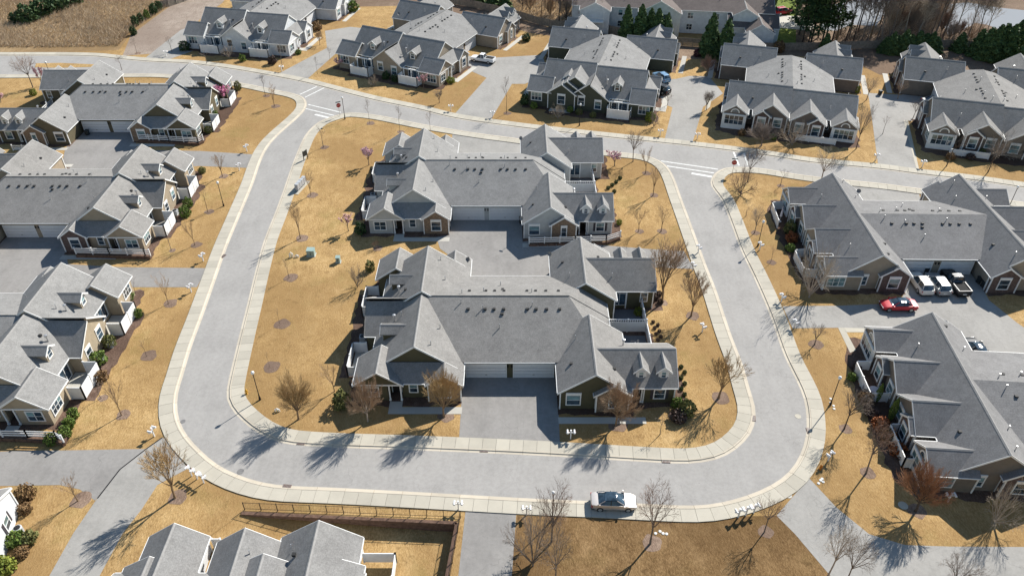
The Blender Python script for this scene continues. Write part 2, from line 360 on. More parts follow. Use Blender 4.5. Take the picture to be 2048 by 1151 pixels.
# ------------------------------------------------------------------ roads
A_PX = [(453.5, 777), (455, 801), (465.5, 822), (486, 842.6), (506.6, 859.7), (534, 875), (565, 886), (616, 891.5), (700, 895.5), (811, 899), (982, 906), (1119, 912.7), (1256, 921), (1348, 926), (1386, 926), (1427, 920), (1458, 907.5), (1485, 887), (1504, 863), (1511.5, 836), (1510, 811), (1498.6, 773), (1485, 726), (1461, 664), (1433.6, 582), (1413, 530), (1382, 446), (1361, 390), (1353, 367), (1343, 344.5), (1332, 330.5), (1317, 320), (1283, 309), (1201, 300), (1030, 276), (948, 265), (845, 248), (760, 231), (706, 225), (683, 227.5), (668, 232), (652, 237), (633, 246.5), (611, 269), (595.6, 301), (582, 336), (565, 385), (547.7, 431), (527, 483), (510, 544), (493, 613), (475.8, 681)]
B_PX = [(-90, 147), (0, 149), (130, 148), (254, 147.5), (345, 149), (472, 164), (548, 179), (580, 185), (599, 190.7), (609, 196), (614, 206), (611, 219), (595.6, 236), (554.5, 273), (534, 298), (520, 328), (506.6, 368), (479, 435), (455, 493), (434.7, 551), (407, 630), (383, 695), (366, 753), (356.5, 784), (354.5, 818), (361, 846), (376.5, 873), (400.5, 899), (434.7, 928), (479, 950), (524, 963.5), (568, 970), (674, 974.5), (800, 981), (914, 987.5), (1067, 996), (1184, 1001), (1290, 1006.5), (1370, 1010), (1417, 1008), (1475, 996), (1533, 974), (1574, 947), (1598, 914), (1610, 880), (1613.5, 849), (1610, 808), (1599, 774), (1567, 708), (1539.7, 630), (1509, 558), (1481.5, 500), (1461, 445), (1444, 402), (1431, 384), (1421, 370), (1421.5, 360), (1427, 349), (1439, 339.5), (1461, 334), (1519, 336), (1587, 347), (1656, 356), (1759, 366), (1827, 375), (1930, 388), (2048, 404), (2140, 415)]
C_PX = [(-90, 111), (0, 112), (111, 112), (185, 113.5), (230, 118), (297, 124), (378, 128), (470, 140), (560, 156), (612, 166.5), (649, 176), (716, 193.5), (760, 204), (838, 220), (914, 238), (1033, 255), (1136, 267), (1256, 280), (1359, 290.5), (1397, 295), (1468, 303.5), (1540, 313), (1622, 326), (1759, 339), (1844, 350), (1950, 362), (2048, 376), (2140, 388)]
LA, LB, LC = crom(PX(*A_PX), 1.5, True), crom(PX(*B_PX), 1.5), crom(PX(*C_PX), 1.5)
sheet('road', [tuple(p) for p in LC]+[tuple(p) for p in LB[::-1]], .006, 'road_asphalt', holes=[[tuple(p) for p in LA]])
sheet('verge', PX((72, 127), (120, 126), (188, 129), (192, 134), (120, 136), (70, 135)), .02, 'dry_grass')

def ring(line, sgn, closed, pname, wname):
    """kerb sections and pavement slabs along one asphalt edge"""
    kerb = empty(pname); kerb['kind'] = 'structure'; walk = empty(wname); walk['kind'] = 'structure'
    prof = [(0, .010), (.30, .022), (.35, .115), (.50, .12), (.51, .02)]
    offs = [offset(line, sgn*d, closed) for d, _ in prof]
    n = len(line); last = n if closed else n-1; per = 2
    for i in range(0, last-(0 if closed else 1), per):
        idx = [(i+k) % n for k in range(per+1)] if closed else [min(n-1, i+k) for k in range(per+1)]
        c = line[idx[0]]
        if not in_frame(c.x, c.y): continue
        mb = MB(); rows = []
        for kk, j in enumerate(idx):
            row = []
            for (d, z), of in zip(prof, offs):
                p = of[j]
                if kk == 0: p = p+(of[idx[1]]-p).normalized()*.012
                if kk == per: p = p+(of[idx[-2]]-p).normalized()*.012
                row.append(len(mb.v)); mb.v.append((p.x, p.y, z))
            rows.append(row)
        for r0, r1 in zip(rows, rows[1:]):
            for k in range(len(prof)-1):
                f = (r0[k], r1[k], r1[k+1], r0[k+1]); mb.f.append(f if sgn > 0 else f[::-1])
        mb.build('kerb_section', 'curb_concrete', kerb)
    a, b = offset(line, sgn*.52, closed), offset(line, sgn*2.05, closed)
    base = MB()
    for i in range(last):
        j = (i+1) % n
        if not in_frame(a[i].x, a[i].y): continue
        q = [a[i], a[j], b[j], b[i]]
        base.poly([(p.x, p.y, .03) for p in (q if sgn > 0 else q[::-1])])
        e = (a[j]-a[i]).normalized()*.014; f = (b[j]-b[i]).normalized()*.014; z = .095+random.random()*.01
        q = [a[i]+e, a[j]-e, b[j]-f, b[i]+f]
        if sgn < 0: q = q[::-1]
        MB().slab([(p.x, p.y, z) for p in q], .06).build('paving_slab', 'walk_concrete', walk)
    base.build('bedding', 'iron_grey', walk)
ring(LA, 1, True, 'kerb', 'sidewalk'); ring(LB, -1, False, 'kerb', 'sidewalk'); ring(LC, 1, False, 'kerb', 'sidewalk')

# ------------------------------------------------------------------ driveways and courts
def drive(mat, *pts, z=.012, name='driveway'): return sheet(name, PX(*pts), z, mat)
drive('drive_asphalt', (926, 752), (1114, 752), (1120, 892), (918, 880))
drive('drive_asphalt', (898, 436), (1046, 436), (1060, 488), (1180, 488), (1300, 498), (1368, 502), (1388, 538), (1310, 534), (1215, 565), (940, 575), (912, 520), (880, 497), (872, 472), (900, 466))
drive('drive_concrete', (905, 268), (1045, 284), (1050, 330), (900, 325))
drive('drive_asphalt', (150, 262), (268, 262), (274, 300), (400, 302), (508, 309), (500, 336), (398, 332), (258, 345), (120, 345), (130, 300))
drive('drive_asphalt', (-60, 474), (128, 474), (136, 528), (240, 534), (414, 536), (394, 574), (255, 574), (60, 610), (-60, 620))
drive('drive_asphalt', (-60, 905), (60, 900), (125, 900), (290, 897), (326, 874), (336, 905), (270, 935), (225, 962), (190, 1000), (160, 978), (120, 969), (-60, 972))
drive('drive_concrete', (334, 872), (294, 896), (240, 938), (195, 995), (147, 1065), (85, 1175), (186, 1175), (246, 1065), (284, 1017), (315, 969), (376, 936), (352, 905), z=.018)
drive('drive_asphalt', (932, 1012), (1033, 1018), (1022, 1175), (914, 1175))
drive('drive_concrete', (1553, 1030), (1590, 1067), (1690, 1185), (2100, 1185), (2100, 1093), (1900, 1092), (1810, 1089), (1738, 1067), (1673, 1014), (1618, 955))
drive('drive_concrete', (1565, 612), (1680, 611), (1800, 606), (1826, 540), (1946, 540), (1978, 600), (2034, 645), (2100, 690), (2100, 760), (1900, 740), (1800, 665), (1680, 655), (1585, 656))
drive('drive_concrete', (1660, 362), (1838, 386), (1845, 420), (1700, 430), (1690, 395))
drive('drive_concrete', (560, 146), (654, 96), (650, 62), (700, 54), (760, 60), (740, 90), (671, 108), (615, 158))
drive('drive_concrete', (288, 118), (362, 60), (420, 40), (420, 90), (330, 122))
drive('drive_concrete', (905, 233), (973, 156), (930, 137), (938, 112), (982, 116), (1085, 110), (1095, 147), (1050, 168), (1024, 168), (978, 246))
drive('drive_concrete', (1300, 160), (1352, 158), (1379, 152), (1418, 153), (1446, 187), (1406, 214), (1383, 292), (1328, 284), (1345, 215), (1300, 198))
drive('drive_concrete', (1736, 186), (1803, 190), (1832, 172), (1860, 215), (1880, 225), (1858, 244), (1809, 241), (1838, 348), (1757, 336), (1745, 246))
# pale concrete edging beside the far drives
for p in (((1807, 241), (1816, 241), (1838, 338), (1834, 342)), ((1416, 195), (1424, 192), (1420, 214), (1410, 222)), ((1676, 655), (1688, 655), (1712, 700), (1700, 705)), ((1688, 655), (1728, 656), (1730, 664), (1692, 664))):
    sheet('footpath', PX(*p), .022, 'walk_concrete')
# joint of the drive where two pours meet
jl = PX((325, 874), (294, 896), (240, 938), (195, 996))
mb = MB()
for a, b in zip(jl, jl[1:]): mb.beam((*a, .03), (*b, .03), .14, .006)
tag(mb.build('drive_joint', 'black_metal'), kind='structure')

# ------------------------------------------------------------------ painted lines, drains, covers
def stripe(a, b, wd):
    a, b = Vector(un(*a)), Vector(un(*b)); t = (b-a).normalized(); s = Vector((-t.y, t.x))*wd/2
    o = sheet('road_marking', [a-s, b-s, b+s, a+s], .013, 'paint_white'); return o
for a, b, wd in (((600, 189), (634, 173), .3), ((610, 195), (648, 176), .3), ((616, 209), (682, 225), .3), ((612, 217.5), (668, 231), .3), ((630, 229), (657, 235.5), .6),
                 ((1322, 322), (1436, 338.5), .3), ((1334, 332), (1428, 346), .3), ((1383, 346.5), (1424, 353.5), .6), ((1467, 304), (1478, 331), .3), ((1487, 306), (1496, 330), .3)): stripe(a, b, wd)
def grate(u, v, rz, lab, wd=.9, dp=.45):
    t = empty('storm_drain', (*un(u, v), .03), rz)
    MB().box((-wd/2, -dp/2, 0), (wd/2, dp/2, .02)).build('frame', 'iron_rust', t)
    for k in range(6):
        x = -wd/2+.08+k*(wd-.16)/5; MB().box((x-.035, -dp/2+.04, .02), (x+.035, dp/2-.04, .035)).build('bar', 'iron_grey', t)
    tag(t, lab, 'drain', 'rusty drain grates in the kerb')
grate(968, 900.5, -.04, 'rusty drain grate in the kerb below the middle front driveway'); grate(574, 972, -.1, 'rusty drain grate in the outer kerb left of the black fence')
grate(602, 886, -.05, 'rusty drain grate between the first two tree shadows on the inner kerb'); grate(1332, 922, -.05, 'rusty drain grate in the inner kerb right of the round tree')
grate(1507, 836, 1.4, 'rusty drain grate at the inner lower right bend'); grate(1617, 861, 1.5, 'rusty drain grate where the lamp shadow meets the outer right kerb')
grate(447, 512, 1.2, 'rusty drain grate in the west kerb halfway along the left road')
def cover(u, v, lab, mat='iron_grey', r=.38):
    o = MB().lathe([(r, 0), (r, .012), (r*.8, .016), (r*.78, .012), (.02, .012)], 16, (0, 0, 0)).build('manhole_cover', mat); o.location = (*un(u, v), .012)
    tag(o, lab, 'manhole cover', 'round covers in the road')
cover(481, 942, 'round iron cover on asphalt near the lower left bend'); cover(366, 842, 'small round iron cover beside the west kerb at the bend', r=.3)
cover(1596, 832, 'pale round cover on asphalt at the right bend', 'walk_concrete', .36); cover(1577, 990, 'pale round cover set in the apron at lower right', 'path_concrete', .36)
cover(1806, 1010, 'pale round cover in dry grass beside the rust brown tree', 'walk_concrete', .5)

# ------------------------------------------------------------------ houses
RT = .14                                              # roof plate thickness
class House:
    def __init__(s, name, label, loc, rz=0, sc=1.0, wall='tan', brick='brick', flip=1, roof='shingle', cat='house', seed=1):
        s.o = empty(name, loc if len(loc) == 3 else (*loc, 0), R(rz), sc); tag(s.o, label, cat)
        s.flip = flip; s.mx, s.my, s.dz = flip, 1, 0.0; s.wall, s.brick, s.roofm = wall, brick, roof; s.rnd = random.Random(seed)
    def side(s, mx, my, dz=0.0): s.mx, s.my, s.dz = mx*s.flip, my, dz; return s
    def T(s, p): return (p[0]*s.mx, p[1]*s.my, p[2]+(s.dz if p[2] > .06 else 0))
    def put(s, mb, name, mat, parent=None):
        mb.v = [s.T(p) for p in mb.v]
        if s.mx*s.my < 0: mb.f = [f[::-1] for f in mb.f]
        return mb.build(name, mat, parent or s.o)
    def prism(s, axis, a0, a1, b0, b1, zb, zf, mat, name='wall'):
        """walls under a gable: runs from a0 to a1 along axis; b0,b1 across; zf(b) gives the roof underside"""
        bc = (b0+b1)/2; sec = [(b0, zb), (b1, zb), (b1, zf(b1)), (bc, zf(bc)), (b0, zf(b0))]
        P = lambda a, b, z: (b, a, z) if axis == 'v' else (a, b, z)
        mb = MB(); n = 5
        mb.v = [P(a0, b, z) for b, z in sec]+[P(a1, b, z) for b, z in sec]
        mb.f = [(4, 3, 2, 1, 0), (5, 6, 7, 8, 9), (1, 2, 7, 6), (0, 5, 9, 4), (2, 3, 8, 7), (3, 4, 9, 8)]
        if axis == 'v': mb.f = [f[::-1] for f in mb.f]
        o = s.put(mb, name, mat)
        if zb == 0 and mat != 'trim_white':
            for b, sg in ((b0, -1), (b1, 1)):
                for a, sa in ((a0, -1), (a1, 1)):
                    x, y, _ = P(a, b, 0); dx, dy = (sg, sa) if axis == 'v' else (sa, sg)
                    s.put(MB().box((x-.075+dx*.03, y-.075+dy*.03, .04), (x+.075+dx*.03, y+.075+dy*.03, zf(b)-.06)), 'corner_board', 'trim_white', o)
        return o
    def gable(s, u0, u1, v0, v1, axis, ze, sl, mat=None, ends=(.15, .15), fa=(1, 1), ga=(1, 1), zb=0.0, walls=True, rname='roof', cap=True):
        """a pitched roof over the rectangle of its eaves with walls below: ridge along axis"""
        mat = mat or s.wall; ov = .35
        if axis == 'v': a0, a1, b0, b1 = v0, v1, u0, u1
        else: a0, a1, b0, b1 = u0, u1, v0, v1
        P = (lambda a, b, z: (b, a, z)) if axis == 'v' else (lambda a, b, z: (a, b, z))
        bc = (b0+b1)/2; zr = ze+sl*(b1-b0)/2; flipf = axis == 'v'
        mb = MB(); mb.v = [P(a, b, z) for a in (a0, a1) for b, z in ((b0, ze), (bc, zr), (b1, ze), (b0, ze-RT), (bc, zr-RT), (b1, ze-RT))]
        fs = [(0, 6, 7, 1), (1, 7, 8, 2), (3, 4, 10, 9), (4, 5, 11, 10), (0, 3, 9, 6), (2, 8, 11, 5), (0, 1, 4, 3), (1, 2, 5, 4), (6, 9, 10, 7), (7, 10, 11, 8)]
        fs = [f[::-1] for f in fs] if not flipf else fs
        mb.f = fs; rf = s.put(mb, rname, s.roofm)
        for k, (a, sg) in enumerate(((a0, -1), (a1, 1))):
            if fa[k]:
                m = MB(); y0, y1 = a, a+sg*.045; n = 0
                for (bA, zA), (bB, zB) in (((b0-.04, ze-.03), (bc, zr+.012)), ((bc, zr+.012), (b1+.04, ze-.03))):
                    q = [P(y0, bA, zA), P(y0, bB, zB), P(y0, bB, zB-.25), P(y0, bA, zA-.25)]; r = [P(y1, bA, zA), P(y1, bB, zB), P(y1, bB, zB-.25), P(y1, bA, zA-.25)]
                    n = len(m.v); m.v += q+r; fl = [(3, 2, 1, 0), (4, 5, 6, 7), (0, 1, 5, 4), (2, 3, 7, 6), (0, 4, 7, 3), (1, 2, 6, 5)]
                    if (sg < 0) != (axis == 'u'): fl = [f[::-1] for f in fl]
                    m.f += [tuple(n+i for i in f) for f in fl]
                s.put(m, 'fascia', 'trim_white', rf)
        for k, (b, sg) in enumerate(((b0, -1), (b1, 1))):
            if ga[k]:
                p, q = P(a0+.05, b+sg*.005, ze-.15), P(a1-.05, b+sg*.085, ze-.03)
                lo = tuple(min(x, y) for x, y in zip(p, q)); hi = tuple(max(x, y) for x, y in zip(p, q)); s.put(MB().box(lo, hi), 'gutter', 'trim_white', rf)
        if cap:
            m = MB(); d = .16
            for sg in (-1, 1):
                q = [P(a0, bc, zr+.03), P(a1, bc, zr+.03), P(a1, bc+sg*d, zr+.03-sl*d), P(a0, bc+sg*d, zr+.03-sl*d)]
                m.poly(q if (sg > 0) == (axis == 'v') else q[::-1])
                if (sg > 0) == (axis == 'v'): m.f[-1] = m.f[-1][::-1]
                else: m.f[-1] = m.f[-1][::-1]
            s.put(m, 'ridge_cap', 'ridge_tile', rf)
        if walls:
            s.prism(axis, a0+ends[0], a1-ends[1], b0+ov, b1-ov, zb, lambda b: zr-RT+.01-sl*abs(b-bc), mat)
        return rf
    def plate(s, pts, name='roof', mat=None):
        return s.put(MB().slab(pts, RT), name, mat or s.roofm)
    def wallbox(s, a, b, mat=None, name='wall'): return s.put(MB().box(a, b), name, mat or s.wall)
    # things fixed on a wall: face S,N,W,E with the plane's coordinate; c = centre along the wall, z0 = sill
    def fb(s, face, pl, c0, c1, z0, z1, d0, d1):
        if face == 'S': return MB().box((c0, pl-d1, z0), (c1, pl-d0, z1))
        if face == 'N': return MB().box((c0, pl+d0, z0), (c1, pl+d1, z1))
        if face == 'W': return MB().box((pl-d1, c0, z0), (pl-d0, c1, z1))
        return MB().box((pl+d0, c0, z0), (pl+d1, c1, z1))
    def window(s, face, pl, c, z0, wd, h, n=1, shutters=False, head=False, light=False, sash=True):
        fr = MB(); t = .13
        for q in ((c-wd/2-t, c-wd/2, z0-t, z0+h+t), (c+wd/2, c+wd/2+t, z0-t, z0+h+t), (c-wd/2, c+wd/2, z0-t, z0), (c-wd/2, c+wd/2, z0+h, z0+h+t)):
            b = s.fb(face, pl, q[0], q[1], q[2], q[3], -.02, .075); k = len(fr.v); fr.v += b.v; fr.f += [tuple(k+i for i in f) for f in b.f]
        o = s.put(fr, 'window', 'trim_white')
        pw = wd/n; g = 'glass_light' if light else 'glass'
        for i in range(n):
            x0 = c-wd/2+i*pw
            if i: s.put(s.fb(face, pl, x0-.035, x0+.035, z0, z0+h, 0, .06), 'mullion', 'trim_white', o)
            if sash:
                zm = z0+h*.5
                for za, zb_ in ((z0, zm-.025), (zm+.025, z0+h)): s.put(s.fb(face, pl, x0+.03, x0+pw-.03, za, zb_, -.01, .03 if za == z0 else .04), 'pane', g if za == z0 or s.rnd.random() < .45 else 'glass_light', o)
                s.put(s.fb(face, pl, x0, x0+pw, zm-.025, zm+.025, 0, .06), 'sash_bar', 'trim_white', o)
            else: s.put(s.fb(face, pl, x0+.03, x0+pw-.03, z0, z0+h, -.01, .03), 'pane', g, o)
        if head: s.put(s.fb(face, pl, c-wd/2-.14, c+wd/2+.14, z0+h+t, z0+h+t+.3, -.02, .1), 'head_panel', 'trim_white', o)
        if shutters:
            for sg in (-1, 1): s.put(s.fb(face, pl, c+sg*(wd/2+.29)-.18, c+sg*(wd/2+.29)+.18, z0-.05, z0+h+.05, 0, .05), 'shutter', 'shutter', o)
        return o
    def garage_door(s, c, pl, wd=4.75, h=2.15):
        o = s.put(MB().box((c-wd/2-.12, pl-.05, 0), (c-wd/2, pl+.02, h+.12)).box((c+wd/2, pl-.05, 0), (c+wd/2+.12, pl+.02, h+.12)).box((c-wd/2, pl-.05, h), (c+wd/2, pl+.02, h+.12)), 'garage_door', 'trim_white')
        for k in range(4): s.put(MB().box((c-wd/2+.01, pl-.03, .03+k*h/4), (c+wd/2-.01, pl+.02, (k+1)*h/4-.015)), 'panel', 'door_white', o)
        s.put(MB().box((c-.12, pl-.06, .5), (c+.12, pl-.03, .54)), 'handle', 'black_metal', o)
        return o
    def entry(s, c, pl, face='S'):
        o = s.put(s.fb(face, pl, c-.5, c+.5, .02, 2.15, 0, .05), 'door', 'door_dark')
        s.put(s.fb(face, pl, c-.62, c-.5, .02, 2.27, 0, .08), 'door_frame', 'trim_white', o); s.put(s.fb(face, pl, c+.5, c+.62, .02, 2.27, 0, .08), 'door_frame', 'trim_white', o)
        s.put(s.fb(face, pl, c+.36, c+.42, 1.0, 1.1, .05, .1), 'handle', 'galvanised', o)
    def post(s, u, v, h=2.55, wd=.16): s.put(MB().box((u-wd/2, v-wd/2, .03), (u+wd/2, v+wd/2, h)).box((u-wd*.75, v-wd*.75, .03), (u+wd*.75, v+wd*.75, .25)), 'porch_post', 'trim_white')
    def roof_bits(s, lst):
        """lst of (u, v, z, kind): small vents and pipes standing on the roofs"""
        for u, v, z, k in lst:
            if k == 'p':
                s.put(MB().tube([(u, v, z-.2), (u, v, z+.62)], .055, 8), 'vent_pipe', 'galvanised')
            elif k == 'f':
                s.put(MB().lathe([(.09, -.3), (.09, .75), (.2, .76), (.2, .98), (.05, 1.02)], 8, (u, v, z)), 'flue', 'galvanised')
            else: s.put(MB().box((u-.17, v-.16, z-.14), (u+.17, v+.16, z+.15)), 'roof_vent', 'vent_dark')
    # ---- units; all drawn for the front; side() mirrors them
    def unit_porch(s, pergola=False, dormer=True):
        """gabled unit with a corner porch, a brick bay, a side dormer and a side patio"""
        s.gable(-16.55, -5.35, -9.8, 0, 'v', 2.7, .696, ends=(.15, 0), fa=(1, s.dz > 0), ga=(1, 1))
        s.gable(-9.75, -5.33, -12.2, -9.79, 'v', 2.69, .69, mat=s.brick, fa=(1, 0))
        s.gable(-18.1, -12.26, -12.15, -7.4, 'v', 2.7, .69, walls=False)
        zf = lambda u: 4.715-RT-.69*abs(u+15.18)
        # gable panel, enclosed corner room, recessed porch
        s.put(MB().poly([(-17.75, -11.95, 2.5), (-12.6, -11.95, 2.5), (-12.6, -11.95, zf(-12.6)), (-15.18, -11.95, zf(-15.18)), (-17.75, -11.95, zf(-17.75))]), 'gable_wall', s.wall)
        s.put(MB().poly([(-17.75, -7.6, zf(-17.75)), (-15.18, -7.6, zf(-15.18)), (-12.6, -7.6, zf(-12.6)), (-12.6, -7.6, 0), (-17.75, -7.6, 0)]), 'wall', s.wall)
        s.wallbox((-17.75, -11.93, 0), (-14.15, -7.62, 2.75)); s.wallbox((-14.15, -10.5, 0), (-12.5, -8, 2.8))
        s.put(MB().box((-17.9, -12.0, 2.42), (-12.4, -11.9, 2.62)), 'porch_beam', 'trim_white')
        s.post(-13.95, -11.9, 2.45); s.post(-12.62, -11.9, 2.45); s.entry(-13.3, -10.5)
        s.wallbox((-12.5, -11.42, 0), (-9.5, -9.6, 2.76))
        rf = s.plate([(-13.3, -11.85, 2.68), (-9.5, -11.85, 2.68), (-7.6, -9.78, 4.12), (-14.65, -9.78, 4.12)])
        s.put(MB().box((-12.2, -11.93, 2.54), (-9.8, -11.84, 2.67)), 'gutter', 'trim_white', rf)
        if dormer:
            s.gable(-15.55, -11.75, -5.75, -3.65, 'u', 4.85, .7, ends=(.25, .1), fa=(1, 0), ga=(0, 0), zb=3.2, rname='dormer_roof'); s.window('W', -15.3, -4.7, 3.85, .75, .95)
        # half of the side wing whose ridge lies on the party line
        s.plate([(-18.0, -3.65, 2.7), (-11.6, -3.65, 2.7), (-11.6, 0, 5.4), (-18.0, 0, 5.4)])
        w = MB().poly([(-17.75, 0, 0), (-17.75, -3.3, 0), (-17.75, -3.3, 2.82), (-17.75, 0, 5.26)][::-1]).poly([(-17.75, -3.3, 0), (-16, -3.3, 0), (-16, -3.3, 2.82), (-17.75, -3.3, 2.82)]); s.put(w, 'wall', s.wall)
        s.put(MB().poly([(-18.05, -3.72, 2.69), (-18.05, 0, 5.44), (-18.05, 0, 5.18), (-18.05, -3.72, 2.44)]).poly([(-18.0, -3.72, 2.44), (-18.0, 0, 5.18), (-18.0, 0, 5.44), (-18.0, -3.72, 2.69)]), 'fascia', 'trim_white')
        s.put(MB().box((-18.0, -3.74, 2.56), (-16.5, -3.655, 2.68)), 'gutter', 'trim_white')
        s.window('S', -11.93, -16.1, .75, 1.7, 1.35, 2); s.window('S', -11.42, -11.2, .95, .85, 1.25); s.window('S', -12.05, -7.55, .7, 1.35, 1.5, 1, head=True)
        s.window('W', -17.75, -10.3, .8, 1.9, 1.45, 3); s.window('W', -17.75, -1.6, .8, 1.1, 1.4, 1, head=True)
        s.window('W', -16.2, -5.5, .25, 2.9, 2.0, 3, sash=False)
        if pergola:
            for v in (-7.3, -5.5, -3.8): s.post(-17.6, v, 2.55)
            s.put(MB().box((-17.72, -7.4, 2.4), (-17.48, -3.7, 2.6)), 'pergola_beam', 'trim_white')
        sheet('patio', [(-16.3, -7.5), (-16.3, -3.4), (-19.4, -3.4), (-19.4, -7.5)], .03, 'path_concrete', parent=s.o).data.transform(Matrix.Diagonal((s.mx, s.my, 1, 1)))
        for u, v in ((-8.4, -4.6), (-13.3, -2.3), (-9.2, -8.2)): s.roof_bits([(u, v, 6.62-.696*abs(u+10.95), s.rnd.choice('pvp'))])
        s.roof_bits([(-14.2, -2.6, 4.35, 'f')])
    def unit_dormers(s, patio=True):
        """gabled unit with a wing to the side carrying two small dormers"""
        s.gable(5.5, 14.0, -13.4, -2.9, 'v', 2.7, .69, ends=(.15, .1), fa=(1, 1))
        s.gable(9.6, 13.96, -13.9, -13.24, 'v', 2.69, .69, mat=s.brick, ends=(.12, 0), fa=(1, 0))
        s.gable(10.1, 19.4, -12.6, -4.9, 'u', 2.7, .69, walls=False, fa=(0, 1))
        zf = lambda v: 5.37-RT-.69*abs(v+8.75)
        s.prism('u', 15.6, 19.1, -12.25, -5.25, 0, zf, s.wall); s.wallbox((13.6, -10.8, 0), (15.62, -5.27, 2.85))
        s.post(14.25, -12.2); s.post(15.35, -12.2); s.entry(14.8, -10.8)
        s.put(MB().box((14.0, -12.3, 2.4), (15.65, -12.18, 2.62)), 'porch_beam', 'trim_white')
        for u in (15.15, 17.75):
            s.gable(u-.92, u+.92, -11.7, -8.85, 'v', 4.25, .98, mat='trim_white', ends=(.18, .05), fa=(1, 0), ga=(0, 0), zb=2.9, rname='dormer_roof'); s.window('S', -11.52, u, 3.42, .5, .8)
        s.window('S', -13.25, 7.35, .75, 1.5, 1.45, 1, head=True); s.window('S', -13.78, 11.8, .75, .7, 1.5, 1, head=True); s.window('S', -12.25, 17.4, .75, 1.15, 1.35, 1, True)
        o = s.put(s.fb('N', -5.25, 13.75, 15.55, .1, 2.15, 0, .05), 'patio_door', 'trim_white')
        for k in (0, 1): s.put(s.fb('N', -5.25, 13.83+k*.85, 14.6+k*.85, .2, 2.05, .05, .07), 'pane', 'glass', o)
        s.window('N', -5.25, 17.9, .8, .8, 1.35); s.window('E', 19.1, -8.75, .8, 1.2, 1.4)
        if patio: sheet('patio', [(12.6, -4.9), (17.5, -4.9), (17.5, -.4), (12.6, -.4)], .03, 'deck_grey', parent=s.o).data.transform(Matrix.Diagonal((s.mx, s.my, 1, 1)))
        s.roof_bits([(7.2, -9.8, 3.88, 'v'), (7.9, -6.0, 4.35, 'p'), (12.1, -10.8, 4.02, 'v'), (13.6, -6.6, 3.87, s.rnd.choice('pf'))])
    def unit_sunroom(s, sun=True):
        """gabled unit with a sunroom gable and a nested brick gable to the side"""
        s.gable(-14.5, -5.3, -11.2, 0, 'v', 2.7, .69, ends=(.15, 0), fa=(1, 0))
        s.gable(-9.7, -5.28, -11.8, -11.05, 'v', 2.69, .69, mat=s.brick, ends=(.12, 0), fa=(1, 0))
        s.gable(-17.0, -11.9, -11.75, -7.05, 'u', 2.7, .67, ends=(.15, 0), fa=(1, 0))
        s.gable(-16.6, -11.2, -6.35, -.06, 'u', 2.7, .69, ends=(.15, 0), fa=(1, 0))
        s.gable(-17.15, -16.35, -6.3, -3.1, 'u', 2.69, .69, mat=s.brick, ends=(.12, 0), fa=(1, 0))
        s.wallbox((-17.0, -11.38, .03), (-16.8, -7.42, 2.45), 'trim_white', 'sunroom_frame')
        s.window('W', -17.0, -9.4, .6, 3.2, 1.6, 4)
        # arched light in the sunroom gable
        m = MB(); g = MB(); c = (-16.87, -9.4, 2.72); N = 9
        for i in range(N):
            a0, a1 = math.pi*i/N, math.pi*(i+1)/N
            P = lambda r, a: (c[0], c[1]+r*math.cos(a), c[2]+r*math.sin(a)); Q = lambda r, a: (c[0]-.06, c[1]+r*math.cos(a), c[2]+r*math.sin(a))
            m.poly([Q(.62, a0), Q(.62, a1), Q(.8, a1), Q(.8, a0)][::-1]); m.poly([P(.8, a0), Q(.8, a0), Q(.8, a1), P(.8, a1)]); m.poly([P(.62, a1), Q(.62, a1), Q(.62, a0), P(.62, a0)])
            g.poly([(c[0]-.02, c[1], c[2]), (c[0]-.02, c[1]+.62*math.cos(a1), c[2]+.62*math.sin(a1)), (c[0]-.02, c[1]+.62*math.cos(a0), c[2]+.62*math.sin(a0))])
        for q in (m, g): q.f = [f for f in q.f]
        o = s.put(m, 'arched_window', 'trim_white'); s.put(g, 'pane', 'glass', o)
        s.window('S', -11.4, -15.3, .75, 2.3, 1.35, 3, light=True); s.window('S', -11.05, -11.6, .75, 1.15, 1.35, 1, head=True); s.window('S', -11.68, -7.5, .7, 1.35, 1.5, 1, head=True)
        s.window('W', -17.03, -4.7, .6, 1.2, 1.55, 1, head=True); s.window('W', -16.45, -1.9, .7, 1.3, 1.35, 1, head=True, light=True); s.window('W', -14.15, -6.75, .8, .5, 1.2)
        for u, v in ((-7.6, -6.2), (-12.6, -6.7), (-8.6, -9.7)): s.roof_bits([(u, v, 5.87-.69*abs(u+9.9), s.rnd.choice('pvp'))])
    # ---- the garage range between the units
    def centre(s, ridge, zr, ve, ze, hip_at, up, wd=5.4, left=-10.95):
        for my, dz in ((1, 0), (-1, up)):
            s.side(1, my, dz)
            if hip_at:
                he = hip_at-(zr-ze)/.69*-1; sl = (zr-ze)/-ve
                he = hip_at+(zr-ze)/.69
                rf = s.plate([(left, 0, zr), (left, ve, ze), (he, ve, ze), (hip_at, 0, zr)])
                s.plate([(hip_at, 0, zr), (he, ve, ze), (12.65, ve, 2.58), (12.65, 0, zr-.69*(12.65-hip_at))])
                s.wallbox((12.0, -5.2, 0), (12.25, -.02, 2.75))
                s.put(MB().box((12.65, -2.9, 2.42), (12.73, 0, 2.56)), 'gutter', 'trim_white', rf)
                if my < 0:
                    s.put(MB().poly([(left, -.01, 1), (12.6, -.01, 1), (12.6, -.01, zr-.69*(12.6-hip_at)-.01), (hip_at, -.01, zr-.01), (left, -.01, zr-.01)][::-1]), 'step_wall', 'trim_white')
            else:
                rf = s.plate([(left, 0, zr), (left, ve, ze), (-left, ve, ze), (-left, 0, zr)])
                if my < 0 and up: s.put(MB().poly([(left, -.01, 1), (-left, -.01, 1), (-left, -.01, zr-.01), (left, -.01, zr-.01)][::-1]), 'step_wall', 'trim_white')
            pl = ve+.4
